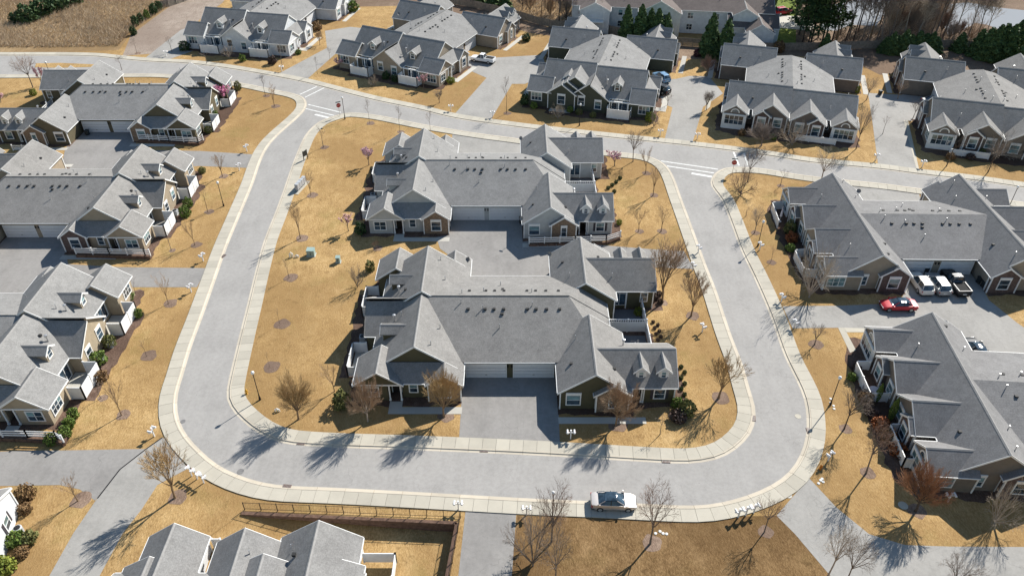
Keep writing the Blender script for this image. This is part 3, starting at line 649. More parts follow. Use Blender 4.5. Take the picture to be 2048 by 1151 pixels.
            s.wallbox((-wd, pl, 0), (wd, pl+.3, ze+.05)); s.put(MB().box((-wd, ve-.085, ze-.15), (wd, ve-.005, ze-.03)), 'gutter', 'trim_white', rf)
            for c in (-2.82, 2.9): s.garage_door(c, pl, 4.75 if wd > 5.3 else 4.4)
            for u in (-.2, .25): s.put(MB().box((u-.08, pl-.14, 1.75), (u+.08, pl, 2.1)), 'wall_lantern', 'black_metal')
            sl = (zr-ze)/-ve
            for u in (-5.1, -3.0, -1.9, -.7, 2.2, 3.3, 4.6, 6.2): s.roof_bits([(u, -1.75, zr-sl*1.75, 'v')])
            for u, v, k in ((-6.0, -.9, 'p'), (-3.3, -1.7, 'p'), (2.8, -1.3, 'p'), (-1.2, -4.2, 'p'), (-.9, -2.4, 'v')): s.roof_bits([(u, v, zr+sl*v, k)])
        s.put(MB().poly([(left, -.2, zr+up-.05), (hip_at or -left, -.2, zr+up-.05), (hip_at or -left, 0, zr+up+.035), (left, 0, zr+up+.035)]), 'ridge_cap', 'ridge_tile') if False else None

def house_pd(*a, pergola=False, up=.45, beds=True, **k):          # porch units one side, dormer units the other
    h = House(*a, **k); h.centre(0, 6.2, -8.5, 2.9, 7.4, min(up, .1))
    for my, dz in ((1, 0), (-1, up)): h.side(1, my, dz); h.unit_porch(pergola); h.unit_dormers()
    bed(h, 'pd') if beds else 0
    return h
def house_ss(*a, up=0.0, mixed=False, **k):
    h = House(*a, **k)
    if mixed: h.centre(0, 5.6, -8.2, 2.9, 7.4, min(up, .1), left=-9.9)
    else: h.centre(0, 5.4, -7.85, 2.9, 0, up, 5.25, -9.9)
    for my, dz in ((1, 0), (-1, up)):
        h.side(1, my, dz); h.unit_sunroom()
        if mixed: h.unit_dormers()
        else: h.side(-1, my, dz); h.unit_sunroom()
    bed(h, 'sd' if mixed else 'ss'); return h
def bed(h, kind):
    mw = h.o.matrix_basis if False else (Matrix.Translation(h.o.location) @ Matrix.Rotation(h.o.rotation_euler.z, 4, 'Z') @ Matrix.Scale(h.o.scale.x, 4))
    L = {'p': [(-5.6, -12.7), (-18.9, -12.9), (-19.2, -8.2), (-20.6, -8.2), (-20.6, 0), (-5.6, 0)], 'd': [(5.6, 0), (18.2, 0), (18.4, -4.4), (20.4, -4.8), (20.8, -12.9), (14.4, -13.3), (14.2, -14.4), (5.6, -14.2)], 's': [(-5.6, -12.3), (-18.2, -12.4), (-19.4, -9), (-19.6, 0), (-5.6, 0)]}
    for i, c in enumerate(kind):
        for my in (1, -1):
            pts = L[c]; sx = h.flip*(-1 if (c == 's' and i == 1) else 1)
            fine = []; rb = random.Random(i*7+my+len(bpy.data.objects))
            for (xa, ya), (xb, yb) in zip(pts, pts[1:]+pts[:1]):
                L_ = math.hypot(xb-xa, yb-ya); n_ = max(1, int(L_/.9)); inner = abs(ya) < .1 and abs(yb) < .1 or abs(abs(xa)-5.6) < .1 and abs(abs(xb)-5.6) < .1
                for q in range(n_):
                    t_ = q/n_; j = 0 if inner else rb.uniform(-.35, .35); nx, ny = (yb-ya)/L_, -(xb-xa)/L_; fine.append((xa+(xb-xa)*t_+nx*j, ya+(yb-ya)*t_+ny*j))
            W = [mw @ Vector((x*sx, y*my, 0)) for x, y in fine]
            sheet('mulch_bed', [(p.x, p.y) for p in W], .016, 'mulch')
    if kind == 'pd' or kind == 'sd':                                # front walks
        for my in (1, -1):
            for q in (([(-14.0, -12.1), (-12.5, -12.1), (-12.5, -13.0), (-5.5, -13.0), (-5.5, -14.1), (-14.0, -14.1)],) if kind == 'pd' else ())+(([(5.6, -14.6), (15.6, -14.6), (15.6, -15.6), (5.6, -15.6)],), )[0:1]:
                if isinstance(q[0], list): q = q[0]
                W = [mw @ Vector((x*h.flip, y*my, 0)) for x, y in q]; sheet('footpath', [(p.x, p.y) for p in W], .026, 'path_concrete')

HA = house_pd('house', 'olive sided house with white garage doors at the front of the island', (-.3, 76.0), wall='olive', seed=3, roof='shingle_warm')
HB = house_pd('house', 'pale grey sided house with brick bays behind the olive one', (-4.0, 111.3), wall='pale_grey', seed=4)
HC = house_pd('house', 'olive brown house with brick bay and pink tree at upper left', (-75.4, 141.7), sc=.97, wall='olive_brown', flip=-1, seed=5)
HD = house_pd('house', 'tan house with white rail fence across its porch on the left', (-71.7, 106.2), sc=.97, wall='tan', brick='brick_dark', flip=-1, seed=6, roof='shingle_warm')
HE = house_pd('house', 'tan house with row of round green shrubs at lower left', (-69.7, 72.2), wall='beige', brick='brick_dark', flip=-1, seed=7)
HJ1 = house_pd('house', 'white house with twin white patio fences at the top left', (-59.2, 193.0), 78.4, 1.06, wall='white_siding', brick='white_siding', pergola=True, seed=8)
HJ2 = house_pd('house', 'tan house beside the white pickup at the top centre', (-18.7, 177.2), 64.8, 1.06, wall='sand', brick='sand', pergola=True, seed=9)
HJ3 = house_pd('house', 'dark green house with nested gables behind the top road', (20.0, 160.6), 75, 1.04, wall='dark_green', brick='dark_green', pergola=True, seed=10)
HJ4 = house_ss('house', 'taupe house with two arched sunroom gables facing the top road', (56.2, 149.7), 74.2, 1.05, wall='brown_taupe', brick='brick_dark', mixed=True, up=.4, seed=11)
HJ5 = house_ss('house', 'taupe house cut by the right edge behind the top road', (92.1, 141.6), 74, 1.07, wall='taupe', brick='brick_dark', mixed=True, up=.4, seed=12, roof='shingle_warm')
HH = house_ss('house', 'tan house with three cars parked before its garages', (60.2, 96.4), -1, wall='sand', brick='brick_dark', seed=13, roof='shingle_dark')
HI = house_ss('house', 'taupe house with patio table and cone shrubs at lower right', (60.4, 61.3), -4.5, wall='taupe', brick='brick_dark', seed=14, roof='shingle_dark')
HG = None

# ---- satellite dishes on roof edges
def dish(h, u, v, z):
    h.side(1, 1, 0); a = h.put(MB().tube([(u, v, z-.25), (u, v, z+.35), (u-.12, v-.1, z+.5)], .03, 6), 'dish_mast', 'galvanised')
    m = MB(); N = 12; c = Vector((u-.16, v-.14, z+.62)); d = Vector((-.5, -.7, .5)).normalized(); e1 = d.orthogonal().normalized(); e2 = d.cross(e1)
    rim = [c+d*.1+(e1*math.cos(k*6.283/N)+e2*math.sin(k*6.283/N))*.34 for k in range(N)]
    for k in range(N): m.poly([c, rim[k], rim[(k+1) % N]])
    h.put(m, 'dish', 'iron_grey', a)
dish(HA, -5.6, 11.6, 3.05); dish(HA, 5.75, 12.9, 3.05); dish(HB, 5.75, 12.9, 3.05); dish(HB, 5.6, -13.0, 2.9); dish(HD, -9.3, 12.2, 3.9); dish(HH, -5.5, 9.8, 2.9); dish(HJ2, 6.2, 12.0, 3.4)
# ---- extra nested gables on the dark green house (its left unit)
HJ3.side(1, 1, .45)
HJ3.gable(-17.3, -9.3, -1.8, 8.0, 'u', 2.7, .69, ends=(.3, 0), fa=(1, 0))
HJ3.gable(-17.75, -13.2, .9, 8.15, 'u', 2.72, .69, ends=(.25, 0), fa=(1, 0))
HJ3.gable(-18.3, -14.0, 2.5, 8.3, 'u', 2.74, .69, ends=(.2, 0), fa=(1, 0))
HJ3.window('W', -18.1, 5.4, .7, 1.3, 1.6, 1, head=True); HJ3.window('W', -17.0, -.6, .7, 1.3, 1.6, 1, head=True)

# ------------------------------------------------------------------ the grey house in the lower yard, seen from its roofs
HG = House('house', 'grey roofed house in the lower yard at the bottom edge', (0, 0, -.6), wall='white_siding', seed=21, roof='shingle_light')
HG.gable(-34.7, -28.9, 30, 44.3, 'v', 2.5, .72, ends=(.15, .2)); HG.gable(-28.0, -21.9, 30, 43.7, 'v', 2.5, .72, ends=(.15, .2)); HG.gable(-22.0, -14.2, 30, 44.2, 'v', 2.5, .68, ends=(.15, .2))
HG.gable(-36.5, -13.4, 32.0, 40.4, 'u', 2.5, .62, ends=(.2, .2)); HG.gable(-35.8, -30.2, 33, 41.0, 'v', 2.5, .62)
HG.gable(-25.6, -19.4, 31.5, 40.9, 'v', 2.9, .62); HG.gable(-19.6, -13.6, 31, 41.2, 'v', 2.45, .5)
HG.roof_bits([(-20.3, 42.0, 4.0, 'p'), (-19.9, 41.2, 4.2, 'v'), (-24.0, 41.4, 4.0, 'p')])
HG.window('N', 44.1, -31.8, .8, 1.2, 1.4, 2)
# white house corner at the left edge
HF = House('house', 'white gabled house corner with dark shutters at lower left edge', (-50.4, 45.6), 14, wall='white_siding', seed=22)
HF.gable(-12, 1.2, -3.4, 3.4, 'u', 3.0, .55, fa=(1, 1)); HF.window('E', 1.05, 0.2, .9, 1.0, 1.3, 1, True); HF.gable(-9, -1.2, -7.5, -2.0, 'v', 2.9, .55)
HF.window('E', -1.55, -5, .9, 1.0, 1.3, 1, True)

# ------------------------------------------------------------------ the two-storey block and its garage beyond the board fence
def far_block():
    h = House('apartment_block', 'two storey pale blue block with brown roof behind evergreens', un(1322, 62), -8, wall='white_siding', cat='building', roof='shingle_brown', seed=31)
    Z = 5.6
    h.gable(-22.0, 26.0, -1, 13, 'u', Z, .42, fa=(1, 1)); h.gable(-6.0, 4.2, -4.2, 8, 'v', Z, .55); h.gable(16, 22, -3.4, 8, 'v', Z, .55); h.gable(-20, -12.5, -4.4, 8, 'v', Z, .5)
    for x in (6.5, 12.6):
        for z in (.9, 3.6): h.window('S', -.65, x, z, 1.3, 1.3, 2)
    for x in (-10.2, -8.6):
        for z in (.9, 3.6): h.window('S', -.65, x, z, 1.0, 1.3, 1)
    for z in (.4, 3.2):                                     # balconies in the gabled bays
        for c in (-.9, -16.2):
            o = h.put(MB().box((c-2.2, -5.4, z-.25), (c+2.2, -4.05, z)), 'balcony', 'trim_white'); h.put(MB().box((c-2.2, -5.42, z), (c-2.1, -5.32, z+2.4)).box((c+2.1, -5.42, z), (c+2.2, -5.32, z+2.4)), 'balcony_post', 'trim_white', o)
            h.put(MB().box((c-2.1, -5.4, z+.9), (c+2.1, -5.34, z+1.0)), 'handrail', 'trim_white', o); h.put(h.fb('S', -4.05, c-1.5, c+1.5, z+.05, z+2.1, 0, .05), 'balcony_door', 'glass', o)
    h.roof_bits([(9, 5, Z+2.4, 'p'), (13.5, 3, Z+1.6, 'p'), (-9, 2, Z+1.2, 'p')])
    g = House('garage_building', 'low pale garage with brown roof beside the bright lawn', un(1508, 88), -7, wall='white_siding', cat='building', roof='shingle_brown', seed=32)
    g.gable(-6.5, 5.4, 1, 9.5, 'u', 3.4, .5); g.gable(-2.6, 4.0, -2.2, 6, 'v', 3.3, .62); g.gable(-6, 4.0, 12, 18, 'u', 3.2, .3, mat='white_siding')
far_block()

# ------------------------------------------------------------------ fences
def fence_white(pts, lab, h=1.55, base=0.0, rails=False, lattice=False, name='patio_fence'):
    t = empty(name, (*pts[0], base)); o = Vector(pts[0])
    for a, b in zip(pts, pts[1:]):
        a, b = Vector(a)-o, Vector(b)-o; L = (b-a).length; n = max(1, round(L/2.3)); d = (b-a)/n
        for k in range(n+1):
            p = a+d*k
            MB().box((p.x-.07, p.y-.07, 0), (p.x+.07, p.y+.07, h+.06)).box((p.x-.09, p.y-.09, h+.06), (p.x+.09, p.y+.09, h+.1)).build('post', 'vinyl_white', t)
        for k in range(n):
            p, q = a+d*k, a+d*(k+1)
            if rails:
                for z in (.28, .62, .96): MB().beam((p.x, p.y, z+.09), (q.x, q.y, z+.09), .045, .16).build('rail', 'vinyl_white', t)
            else:
                top = h-.4 if lattice else h-.05
                MB().beam((p.x, p.y, top), (q.x, q.y, top), .04, top-.08).build('panel', 'vinyl_white', t); MB().beam((p.x, p.y, h+.03), (q.x, q.y, h+.03), .09, .08).build('rail', 'vinyl_white', t)
                if lattice:
                    m = MB(); nb = int((q-p).length/.3)
                    for j in range(1, nb): r = p+(q-p)*j/nb; m.box((r.x-.05, r.y-.05, top-.02), (r.x+.05, r.y+.05, h-.03))
                    m.build('lattice', 'vinyl_white', t)
    tag(t, lab, 'fence', 'white vinyl fences'); return t
def loc(h, pts):
    mw = Matrix.Translation(h.o.location) @ Matrix.Rotation(h.o.rotation_euler.z, 4, 'Z') @ Matrix.Scale(h.o.scale.x, 4)
    return [tuple((mw @ Vector((x*h.flip, y, 0))).xy) for x, y in pts]
PW = [(-17.9, -3.55), (-19.6, -3.55), (-19.6, -7.95), (-18.0, -7.95)]
mir = lambda p: [(x, -y) for x, y in p]
for h, who in ((HA, 'olive house on the island'), (HB, 'pale grey house on the island'), (HC, 'olive brown house at upper left'), (HD, 'tan house with porch rail'), (HE, 'tan house with round shrubs'), (HJ1, 'white house at top left'), (HJ2, 'tan house beside the white pickup')):
    hh = 1.9 if h in (HJ1, HJ2, HE, HD) else 1.6
    fence_white(loc(h, PW), 'nearer white patio fence beside the '+who, hh); fence_white(loc(h, mir(PW)), 'farther white patio fence beside the '+who, hh)
fence_white(loc(HJ3, PW), 'white patio fence in front of the dark green house', 1.9)
for h, who in ((HA, 'olive house on the island'), (HB, 'pale grey house on the island')):
    fence_white(loc(h, [(12.8, .35), (17.65, .35)]), 'white lattice topped fence dividing the patios right of the '+who, 2.1, lattice=True)
    fence_white(loc(h, [(17.65, -4.5), (17.65, 5.0)]), 'long white side fence along the patios right of the '+who, 1.7, lattice=True)
fence_white(loc(HC, [(12.8, .3), (17.65, .3), (17.65, 5.0)]), 'white rail fence round the rear patio of the olive brown house', 1.3, rails=True)
SW = [(-17.0, -3.6), (-19.3, -3.6), (-19.3, -8.6), (-17.1, -8.6)]
for h, who in ((HH, 'tan house with parked cars'), (HI, 'taupe house with patio table')):
    a_, b_ = ([(-17.0, -3.5), (-18.9, -3.9), (-18.8, -8.6), (-17.1, -8.6)], [(-15.2, 10.0), (-18.9, 9.4), (-19.2, 4.1)]) if h is HH else ([(-16.7, -3.6), (-18.1, -3.7), (-18.0, -8.6), (-17.1, -8.6)], [(-17.3, 6.6), (-19.1, 6.4), (-18.9, 1.0), (-16.7, 1.2)])
    fence_white(loc(h, a_), 'nearer white patio fence of the '+who, 1.5); fence_white(loc(h, b_), 'farther white patio fence of the '+who, 1.5)
fence_white(loc(HJ4, [(-18.6, -1.6), (-18.6, -8.2)]), 'white fence before the right gable of the arched sunroom house', 1.2)
fence_white(loc(HJ5, [(-18.6, 8.0), (-18.6, 2.0)]), 'white fence before the taupe house at the right edge', 1.2)
def railf(px, lab, base=0.0):
    p = PX(*px); fence_white(p, lab, 1.1, base, rails=True, name='rail_fence')
    if base:
        t = empty('terrace_wall', (*p[0], 0)); o = Vector(p[0])
        for a, b in zip(p, p[1:]):
            a, b = Vector(a)-o, Vector(b)-o; n = max(1, round((b-a).length/1.5))
            for k in range(n): q, r_ = a+(b-a)*(k/n), a+(b-a)*((k+1)/n-.01); MB().beam((q.x, q.y-.12, base-.004*(k % 2)), (r_.x, r_.y-.12, base-.004*(k % 2)), .3, base).build('wall_section', 'stone_wall', t)
        MB().slab([(0, .02, base-.03), (p[-1][0]-o.x, p[-1][1]-o.y+.02, base-.03), (p[-1][0]-o.x, p[-1][1]-o.y+1.1, base-.03), (0, 1.1, base-.03)], base-.05).build('planting_soil', 'mulch', t)
        tag(t, 'low brown terrace wall under the '+lab, 'wall')
railf(((1058, 491), (1150, 488.5), (1212, 487), (1240, 478)), 'white rail fence before the brick bay of the pale grey house', .35)
railf(((280, 283), (340, 287), (398, 290), (408, 285)), 'white rail fence along the porch of the olive brown house', .45)
railf(((155, 513), (222, 514.5), (293, 516), (303, 517)), 'white rail fence along the porch of the tan house', .5)
railf(((-40, 878), (60, 880), (118, 882), (131, 890)), 'white rail fence along the porch at lower left', .5)
railf(((27, 301), (68, 301)), 'short white rail fence below the two far left dormers')
fence_white([(-14.3, 43.3), (-11.2, 43.3), (-11.2, 36)], 'white fence round the patio of the grey roofed lower house', 1.5, -.9)
fence_white([(-29.0, 44.5), (-28.2, 44.5)], 'short white fence between two lower gables', 1.5, -.3)

def board_fence(px, lab, h=1.9):
    pts = crom(PX(*px), 2.4); t = empty('board_fence', (pts[0].x, pts[0].y, 0)); o = pts[0]; rn = random.Random(5)
    for a, b in zip(pts, pts[1:]):
        p, q = a-o, b-o; m = MB(); n = 14; dz = rn.uniform(-.06, .06)
        for k in range(n):
            r0, r1 = p+(q-p)*((k+.04)/n), p+(q-p)*((k+.96)/n); hh = h+dz+rn.uniform(-.03, .03); m.beam((r0.x, r0.y, hh), (r1.x, r1.y, hh), .025, hh-.04)
        m.build('fence_panel', 'wood_fence', t); MB().box((p.x-.06, p.y-.06, 0), (p.x+.06, p.y+.06, h-.1)).build('post', 'wood_fence', t)
    tag(t, lab, 'fence')
board_fence([(850, -6), (880, 3), (941, 15), (996, 27), (1046, 40), (1096, 54), (1140, 58), (1187, 61), (1228, 69), (1290, 80), (1345, 90), (1396, 94), (1450, 99), (1536, 102), (1636, 101), (1700, 99), (1760, 97), (1883, 96), (1947, 99), (2100, 108)], 'long weathered board fence below the woods along the top')
board_fence([(322, 18), (350, 10), (400, -8)], 'short weathered board fence at the end of the young evergreens')

# retaining walls with the black fence on top
def ret_wall(a, b, za, zb, lab):
    a, b = Vector(a), Vector(b); t = empty('retaining_wall', (a.x, a.y, 0)); d = b-a; n = max(2, round(d.length/2.4))
    s = Vector((-d.y, d.x)).normalized()*.14
    for k in range(n):
        p, q = d*(k/n), d*((k+1)/n); h0, h1 = za+(zb-za)*k/n-.15, za+(zb-za)*(k+1)/n-.15
        c = [p-s, q-s, q+s, p+s]; zs = (h0, h1, h1, h0); m = MB()
        m.v = [(v.x, v.y, z) for v, z in zip(c, zs)]+[(v.x, v.y, .06) for v in c]; m.f = [(3, 2, 1, 0), (4, 5, 6, 7), (0, 1, 5, 4), (1, 2, 6, 5), (2, 3, 7, 6), (3, 0, 4, 7)]
        m.build('wall_section', 'stone_wall', t)
        c = [p-s*1.35, q-s*1.35, q+s*1.35, p+s*1.35]; MB().slab([(v.x, v.y, .13) for v in c], .07).build('coping', 'stone_wall', t)
    tag(t, lab, 'wall')
ret_wall((-27.4, 48.29), (-5.5, 47.1), 0, -1.2, 'long low brown retaining wall below the black fence'); ret_wall((-5.5, 47.1), (-7.9, 24), -1.25, -1.25, 'side retaining wall running down beside the middle bottom drive')
def metal_fence(pts, lab, h=1.15):
    t = empty('metal_fence', (*pts[0], 0)); o = Vector(pts[0])
    for a, b in zip(pts, pts[1:]):
        a, b = Vector(a)-o, Vector(b)-o; n = max(1, round((b-a).length/1.75)); d = (b-a)/n
        for k in range(n+1):
            p = a+d*k; MB().box((p.x-.035, p.y-.035, 0), (p.x+.035, p.y+.035, h+.05)).build('post', 'black_metal', t)
        for k in range(n):
            p, q = a+d*k, a+d*(k+1)
            for z in (h, h-.95): MB().beam((p.x, p.y, z), (q.x, q.y, z), .03, .035).build('rail', 'black_metal', t)
            m = MB(); c = 12
            for j in range(1, c): r = p+(q-p)*j/c; m.box((r.x-.006, r.y-.006, .1), (r.x+.006, r.y+.006, h))
            m.build('picket_panel', 'black_metal', t)
    tag(t, lab, 'fence')
metal_fence([(-27.2, 48.75), (-5.2, 47.75), (-7.5, 24)], 'thin black metal fence on top of the brown retaining wall')

# ------------------------------------------------------------------ street lamps
def make_lamp():
    t = empty('street_lamp')
    MB().lathe([(.13, 0), (.13, .35), (.09, .45), (.07, .8), (.055, 1.0), (.045, 4.0), (.07, 4.02), (.09, 4.1), (.06, 4.14)], 10).build('pole', 'black_metal', t)
    MB().lathe([(.05, 4.12), (.16, 4.2), (.21, 4.36), (.17, 4.52), (.05, 4.6)], 10).build('globe', 'globe', t, True); return t
def copy_tree(o, parent=None):
    c = o.copy(); COL.objects.link(c); c.parent = parent
    for ch in list(o.children): copy_tree(ch, c)
    return c
lamp0 = make_lamp(); used = {}
def place(proto, loc, rz, lab, cat, group, s=1.0):
    o = proto if not used.get(proto.name) else copy_tree(proto)
    used[proto.name] = 1; o.location = loc if len(loc) == 3 else (*loc, 0); o.rotation_euler = (0, 0, rz); o.scale = (s, s, s) if not isinstance(s, tuple) else s
    tag(o, lab, cat, group); return o
for u, v, lab in ((505, 745, 'black lamp post with white globe inside the lower left bend'), (435, 365, 'black lamp post with white globe beside the tan house lawn'), (1527, 443, 'black lamp post with white globe left of the house with parked cars'),
                  (1107, 985, 'black lamp post with white globe on brown lawn beside bare trees'), (1680, 755, 'black lamp post with white globe on the lawn at the right bend'), (684, 196, 'black lamp post with white globe next to the corner stop sign at upper left'),
                  (1161, 209, 'black lamp post with white globe before the dark green house'), (91, 125, 'black lamp post with white globe behind the olive brown house'), (2036, 374, 'black lamp post by the top road at the right edge')):
    place(lamp0, un(u, v, 4.36), 0, lab, 'street lamp', 'globe lamp posts')

# ------------------------------------------------------------------ letter boxes on white posts
def make_mail(arms):
    t = empty('mailbox_post')
    MB().box((-.06, -.06, 0), (.06, .06, 1.35)).box((-.09, -.09, 1.35), (.09, .09, 1.42)).build('post', 'vinyl_white', t)
    MB().box((-.55, -.045, .98), (.55, .045, 1.08)).build('cross_arm', 'vinyl_white', t)
    for sx in arms:
        m = MB(); prof = [(-.1, 0), (.1, 0), (.1, .13), (.06, .2), (-.06, .2), (-.1, .13)]
        m.v = [(sx+x, y, 1.09+z) for y in (-.28, .26) for x, z in prof]; m.f = [(0, 1, 2, 3, 4, 5), (11, 10, 9, 8, 7, 6)]+[(i, 6+i, 6+(i+1) % 6, (i+1) % 6) for i in range(6)]
        b = m.build('letter_box', 'vinyl_white', t); MB().box((sx+.1, -.1, 1.15), (sx+.115, -.03, 1.33)).build('flag', 'sign_red', b)
    return t
mail0 = make_mail((-.38, .38))
for u, v, rz, lab in ((494, 303, 1.2, 'white letter box post on lawn by the upper left kerb'), (479, 341, 1.2, 'white letter box post left of the left road below the drive'), (407, 522, 1.2, 'white letter box post at the drive below the porch rail'), (383, 584, 1.2, 'white letter box post at the lawn corner above the round shrub'),
                      (309, 872, 1.3, 'white letter box post at the corner of the lower left lawn'), (384, 951, 2.6, 'first of three white letter box posts beside the gold tree'), (395, 957, 2.6, 'middle of three white letter box posts beside the gold tree'), (408, 965, 2.6, 'last of three white letter box posts beside the gold tree'),
                      (1141, 877, 0, 'white letter box post in shade right of the front driveway'), (917, 1019, 0, 'white letter box post at the corner of the black fence'), (1053, 1029, 0, 'white letter box post at the brown lawn corner'), (1396, 506, 1.9, 'white letter box post at the east drive mouth'), (1385, 541, 1.9, 'white letter box post below the east drive mouth'),
                      (1404, 664, 1.9, 'white letter box post lying low on the inner lawn by the right road'), (1562, 604, 1.9, 'white letter box post by the drive with the red car'), (1588, 656, 1.9, 'white letter box post below the drive with the red car'), (1656, 921, .6, 'white letter box post beside the orange hydrant'), (1476, 1034, .3, 'first of three white letter box posts on the bottom right kerb'),
                      (1491, 1030, .3, 'middle of three white letter box posts on the bottom right kerb'), (1507, 1025, .3, 'last of three white letter box posts on the bottom right kerb'), (902, 222, 0, 'white letter box post before the tan house by the top road'), (985, 235, 0, 'white letter box post left of the dark green house'), (1320, 272, 0, 'white letter box post right of the dark green house'), (1394, 279, 0, 'white letter box post left of the arched sunroom house'),
                      (1751, 321, 0, 'white letter box post right of the arched sunroom house'), (1844, 334, 0, 'white letter box post left of the right edge house'), (564, 143, 0, 'white letter box post beside the white house'), (333, 113, 0, 'white letter box post left of the white house'), (1660, 363, 0, 'white letter box post behind the house with parked cars'), (1895, 1003, 0, 'white letter box post shape beside the rust brown tree'), (1519, 500, 1.9, 'white letter box post near the lamp left of the parked cars house')):
    place(mail0, un(u, v), rz, lab, 'mailbox', 'white letter box posts')

# ------------------------------------------------------------------ stop signs
def letters(txt, size, mat, parent, loc, rot):
    cu = bpy.data.curves.new('lettering', 'FONT'); cu.body = txt; cu.size = size; cu.align_x = 'CENTER'; cu.align_y = 'CENTER'; cu.extrude = .002
    tmp = bpy.data.objects.new('lettering_curve', cu); COL.objects.link(tmp); bpy.context.view_layer.update()
    me = bpy.data.meshes.new_from_object(tmp.evaluated_get(bpy.context.evaluated_depsgraph_get())); bpy.data.objects.remove(tmp); bpy.data.curves.remove(cu)
    me.materials.clear(); o = obj('lettering', me, parent, mat); o.location = loc; o.rotation_euler = rot
def stop_sign(u, v, rz, lab):
    t = empty('stop_sign', (*un(u, v), 0), rz)
    MB().tube([(0, 0, 0), (0, 0, 3.1)], .04, 8).build('pole', 'galvanised', t)
    for r, y0, y1, nm, mt in ((.48, -.06, -.04, 'border', 'paint_white'), (.44, -.075, -.06, 'plate', 'sign_red')):
        m = MB(); P = [(r*math.cos(R(22.5+45*k)), r*math.sin(R(22.5+45*k))) for k in range(8)]
        m.v = [(x, y, 2.35+z) for y in (y0, y1) for x, z in P]; m.f = [tuple(range(8)), tuple(range(15, 7, -1))]+[(i, 8+i, 8+(i+1) % 8, (i+1) % 8) for i in range(8)]; p = m.build(nm, mt, t)
    letters('STOP', .3, 'paint_white', t, (0, -.079, 2.35), (math.pi/2, 0, 0))
    MB().box((-.5, -.02, 2.92), (.5, .02, 3.1)).build('street_name_plate', 'sign_blue', t)
    tag(t, lab, 'road sign', 'stop signs')
stop_sign(1464, 349, -.15, 'red stop sign with dark name plate at the right junction'); stop_sign(680, 233, .5, 'red stop sign with blue name plate at the upper left junction')

# ------------------------------------------------------------------ hydrants and utility boxes
def hydrant(u, v, mat, lab):
    t = empty('hydrant', (*un(u, v), 0)); MB().lathe([(.14, 0), (.14, .06), (.1, .08), (.1, .5), (.13, .52), (.12, .62), (.05, .72), (.02, .75)], 10).build('barrel', mat, t)
    MB().tube([(-.2, 0, .42), (.2, 0, .42)], .055, 8).build('nozzle', mat, t); MB().tube([(0, -.18, .42), (0, 0, .42)], .07, 8).build('outlet', mat, t); tag(t, lab, 'hydrant', 'fire hydrants')
hydrant(494, 787, 'hydrant_yellow', 'yellow fire hydrant beside the lower left lamp post'); hydrant(1640, 938, 'hydrant_orange', 'orange fire hydrant beside the outer right kerb')
def ubox(u, v, lab, w_=1.1, d=.9, h=1.0, mat='utility_green', rz=0):
    t = empty('utility_box', (*un(u, v), 0), rz); MB().box((-w_/2-.1, -d/2-.1, 0), (w_/2+.1, d/2+.1, .07)).build('plinth', 'path_concrete', t)
    MB().box((-w_/2, -d/2, .07), (w_/2, d/2, h)).slab([(-w_/2-.03, -d/2-.03, h+.05), (w_/2+.03, -d/2-.03, h+.05), (w_/2+.03, d/2+.03, h+.12), (-w_/2-.03, d/2+.03, h+.12)], .06).build('cabinet', mat, t); MB().box((-.03, -d/2-.03, .3), (.03, -d/2, h-.1)).build('door_seam', 'black_metal', t)
    tag(t, lab, 'utility box', 'green utility boxes')
ubox(623, 510, 'larger pale green utility box on the inner lawn'); ubox(677, 524, 'smaller pale green utility box right of the larger one', .6, .6, .9)
def arch(u, v, lab, h=.85):
    t = empty('service_riser', (*un(u, v), 0)); MB().tube([(-.25, 0, 0), (-.22, 0, h*.7), (0, 0, h), (.22, 0, h*.7), (.25, 0, 0)], .08, 8).build('hoop', 'vinyl_white', t); MB().lathe([(.07, 0), (.07, h*.55), (.02, h*.6)], 8).build('stem', 'utility_green', t); tag(t, lab, 'utility riser')
arch(583, 514, 'white looped service riser left of the green boxes'); arch(594, 514, 'small pale service stub beside the white looped riser', .4); arch(555, 822, 'pale dome service riser on the lawn by the lower left lamp', .45)
# covered letter box stand and board at the left road
t = empty('letter_box_bank', (*un(603, 375), 0), -.25)
MB().box((-.5, -2.3, 0), (.5, 2.3, .06)).build('plinth', 'walk_concrete', t)
for k in range(4): MB().box((-.28, -1.6+k*.78, .45), (.28, -.92+k*.78, 1.45)).box((-.1, -1.35+k*.78, .06), (.1, -1.15+k*.78, .45)).build('cabinet', 'awning_grey', t)
tag(t, 'bank of grey letter boxes on a plinth beside the left road', 'mailbox')
t = empty('notice_board', (*un(612, 320), 0), 1.1)
for x in (-.5, .5): MB().box((x-.05, -.05, 0), (x+.05, .05, 1.9)).build('post', 'black_metal', t)
MB().box((-.55, -.06, .85), (.55, .06, 1.8)).build('board', 'bin_dark', t); tag(t, 'small dark notice board above the letter box bank', 'notice board')

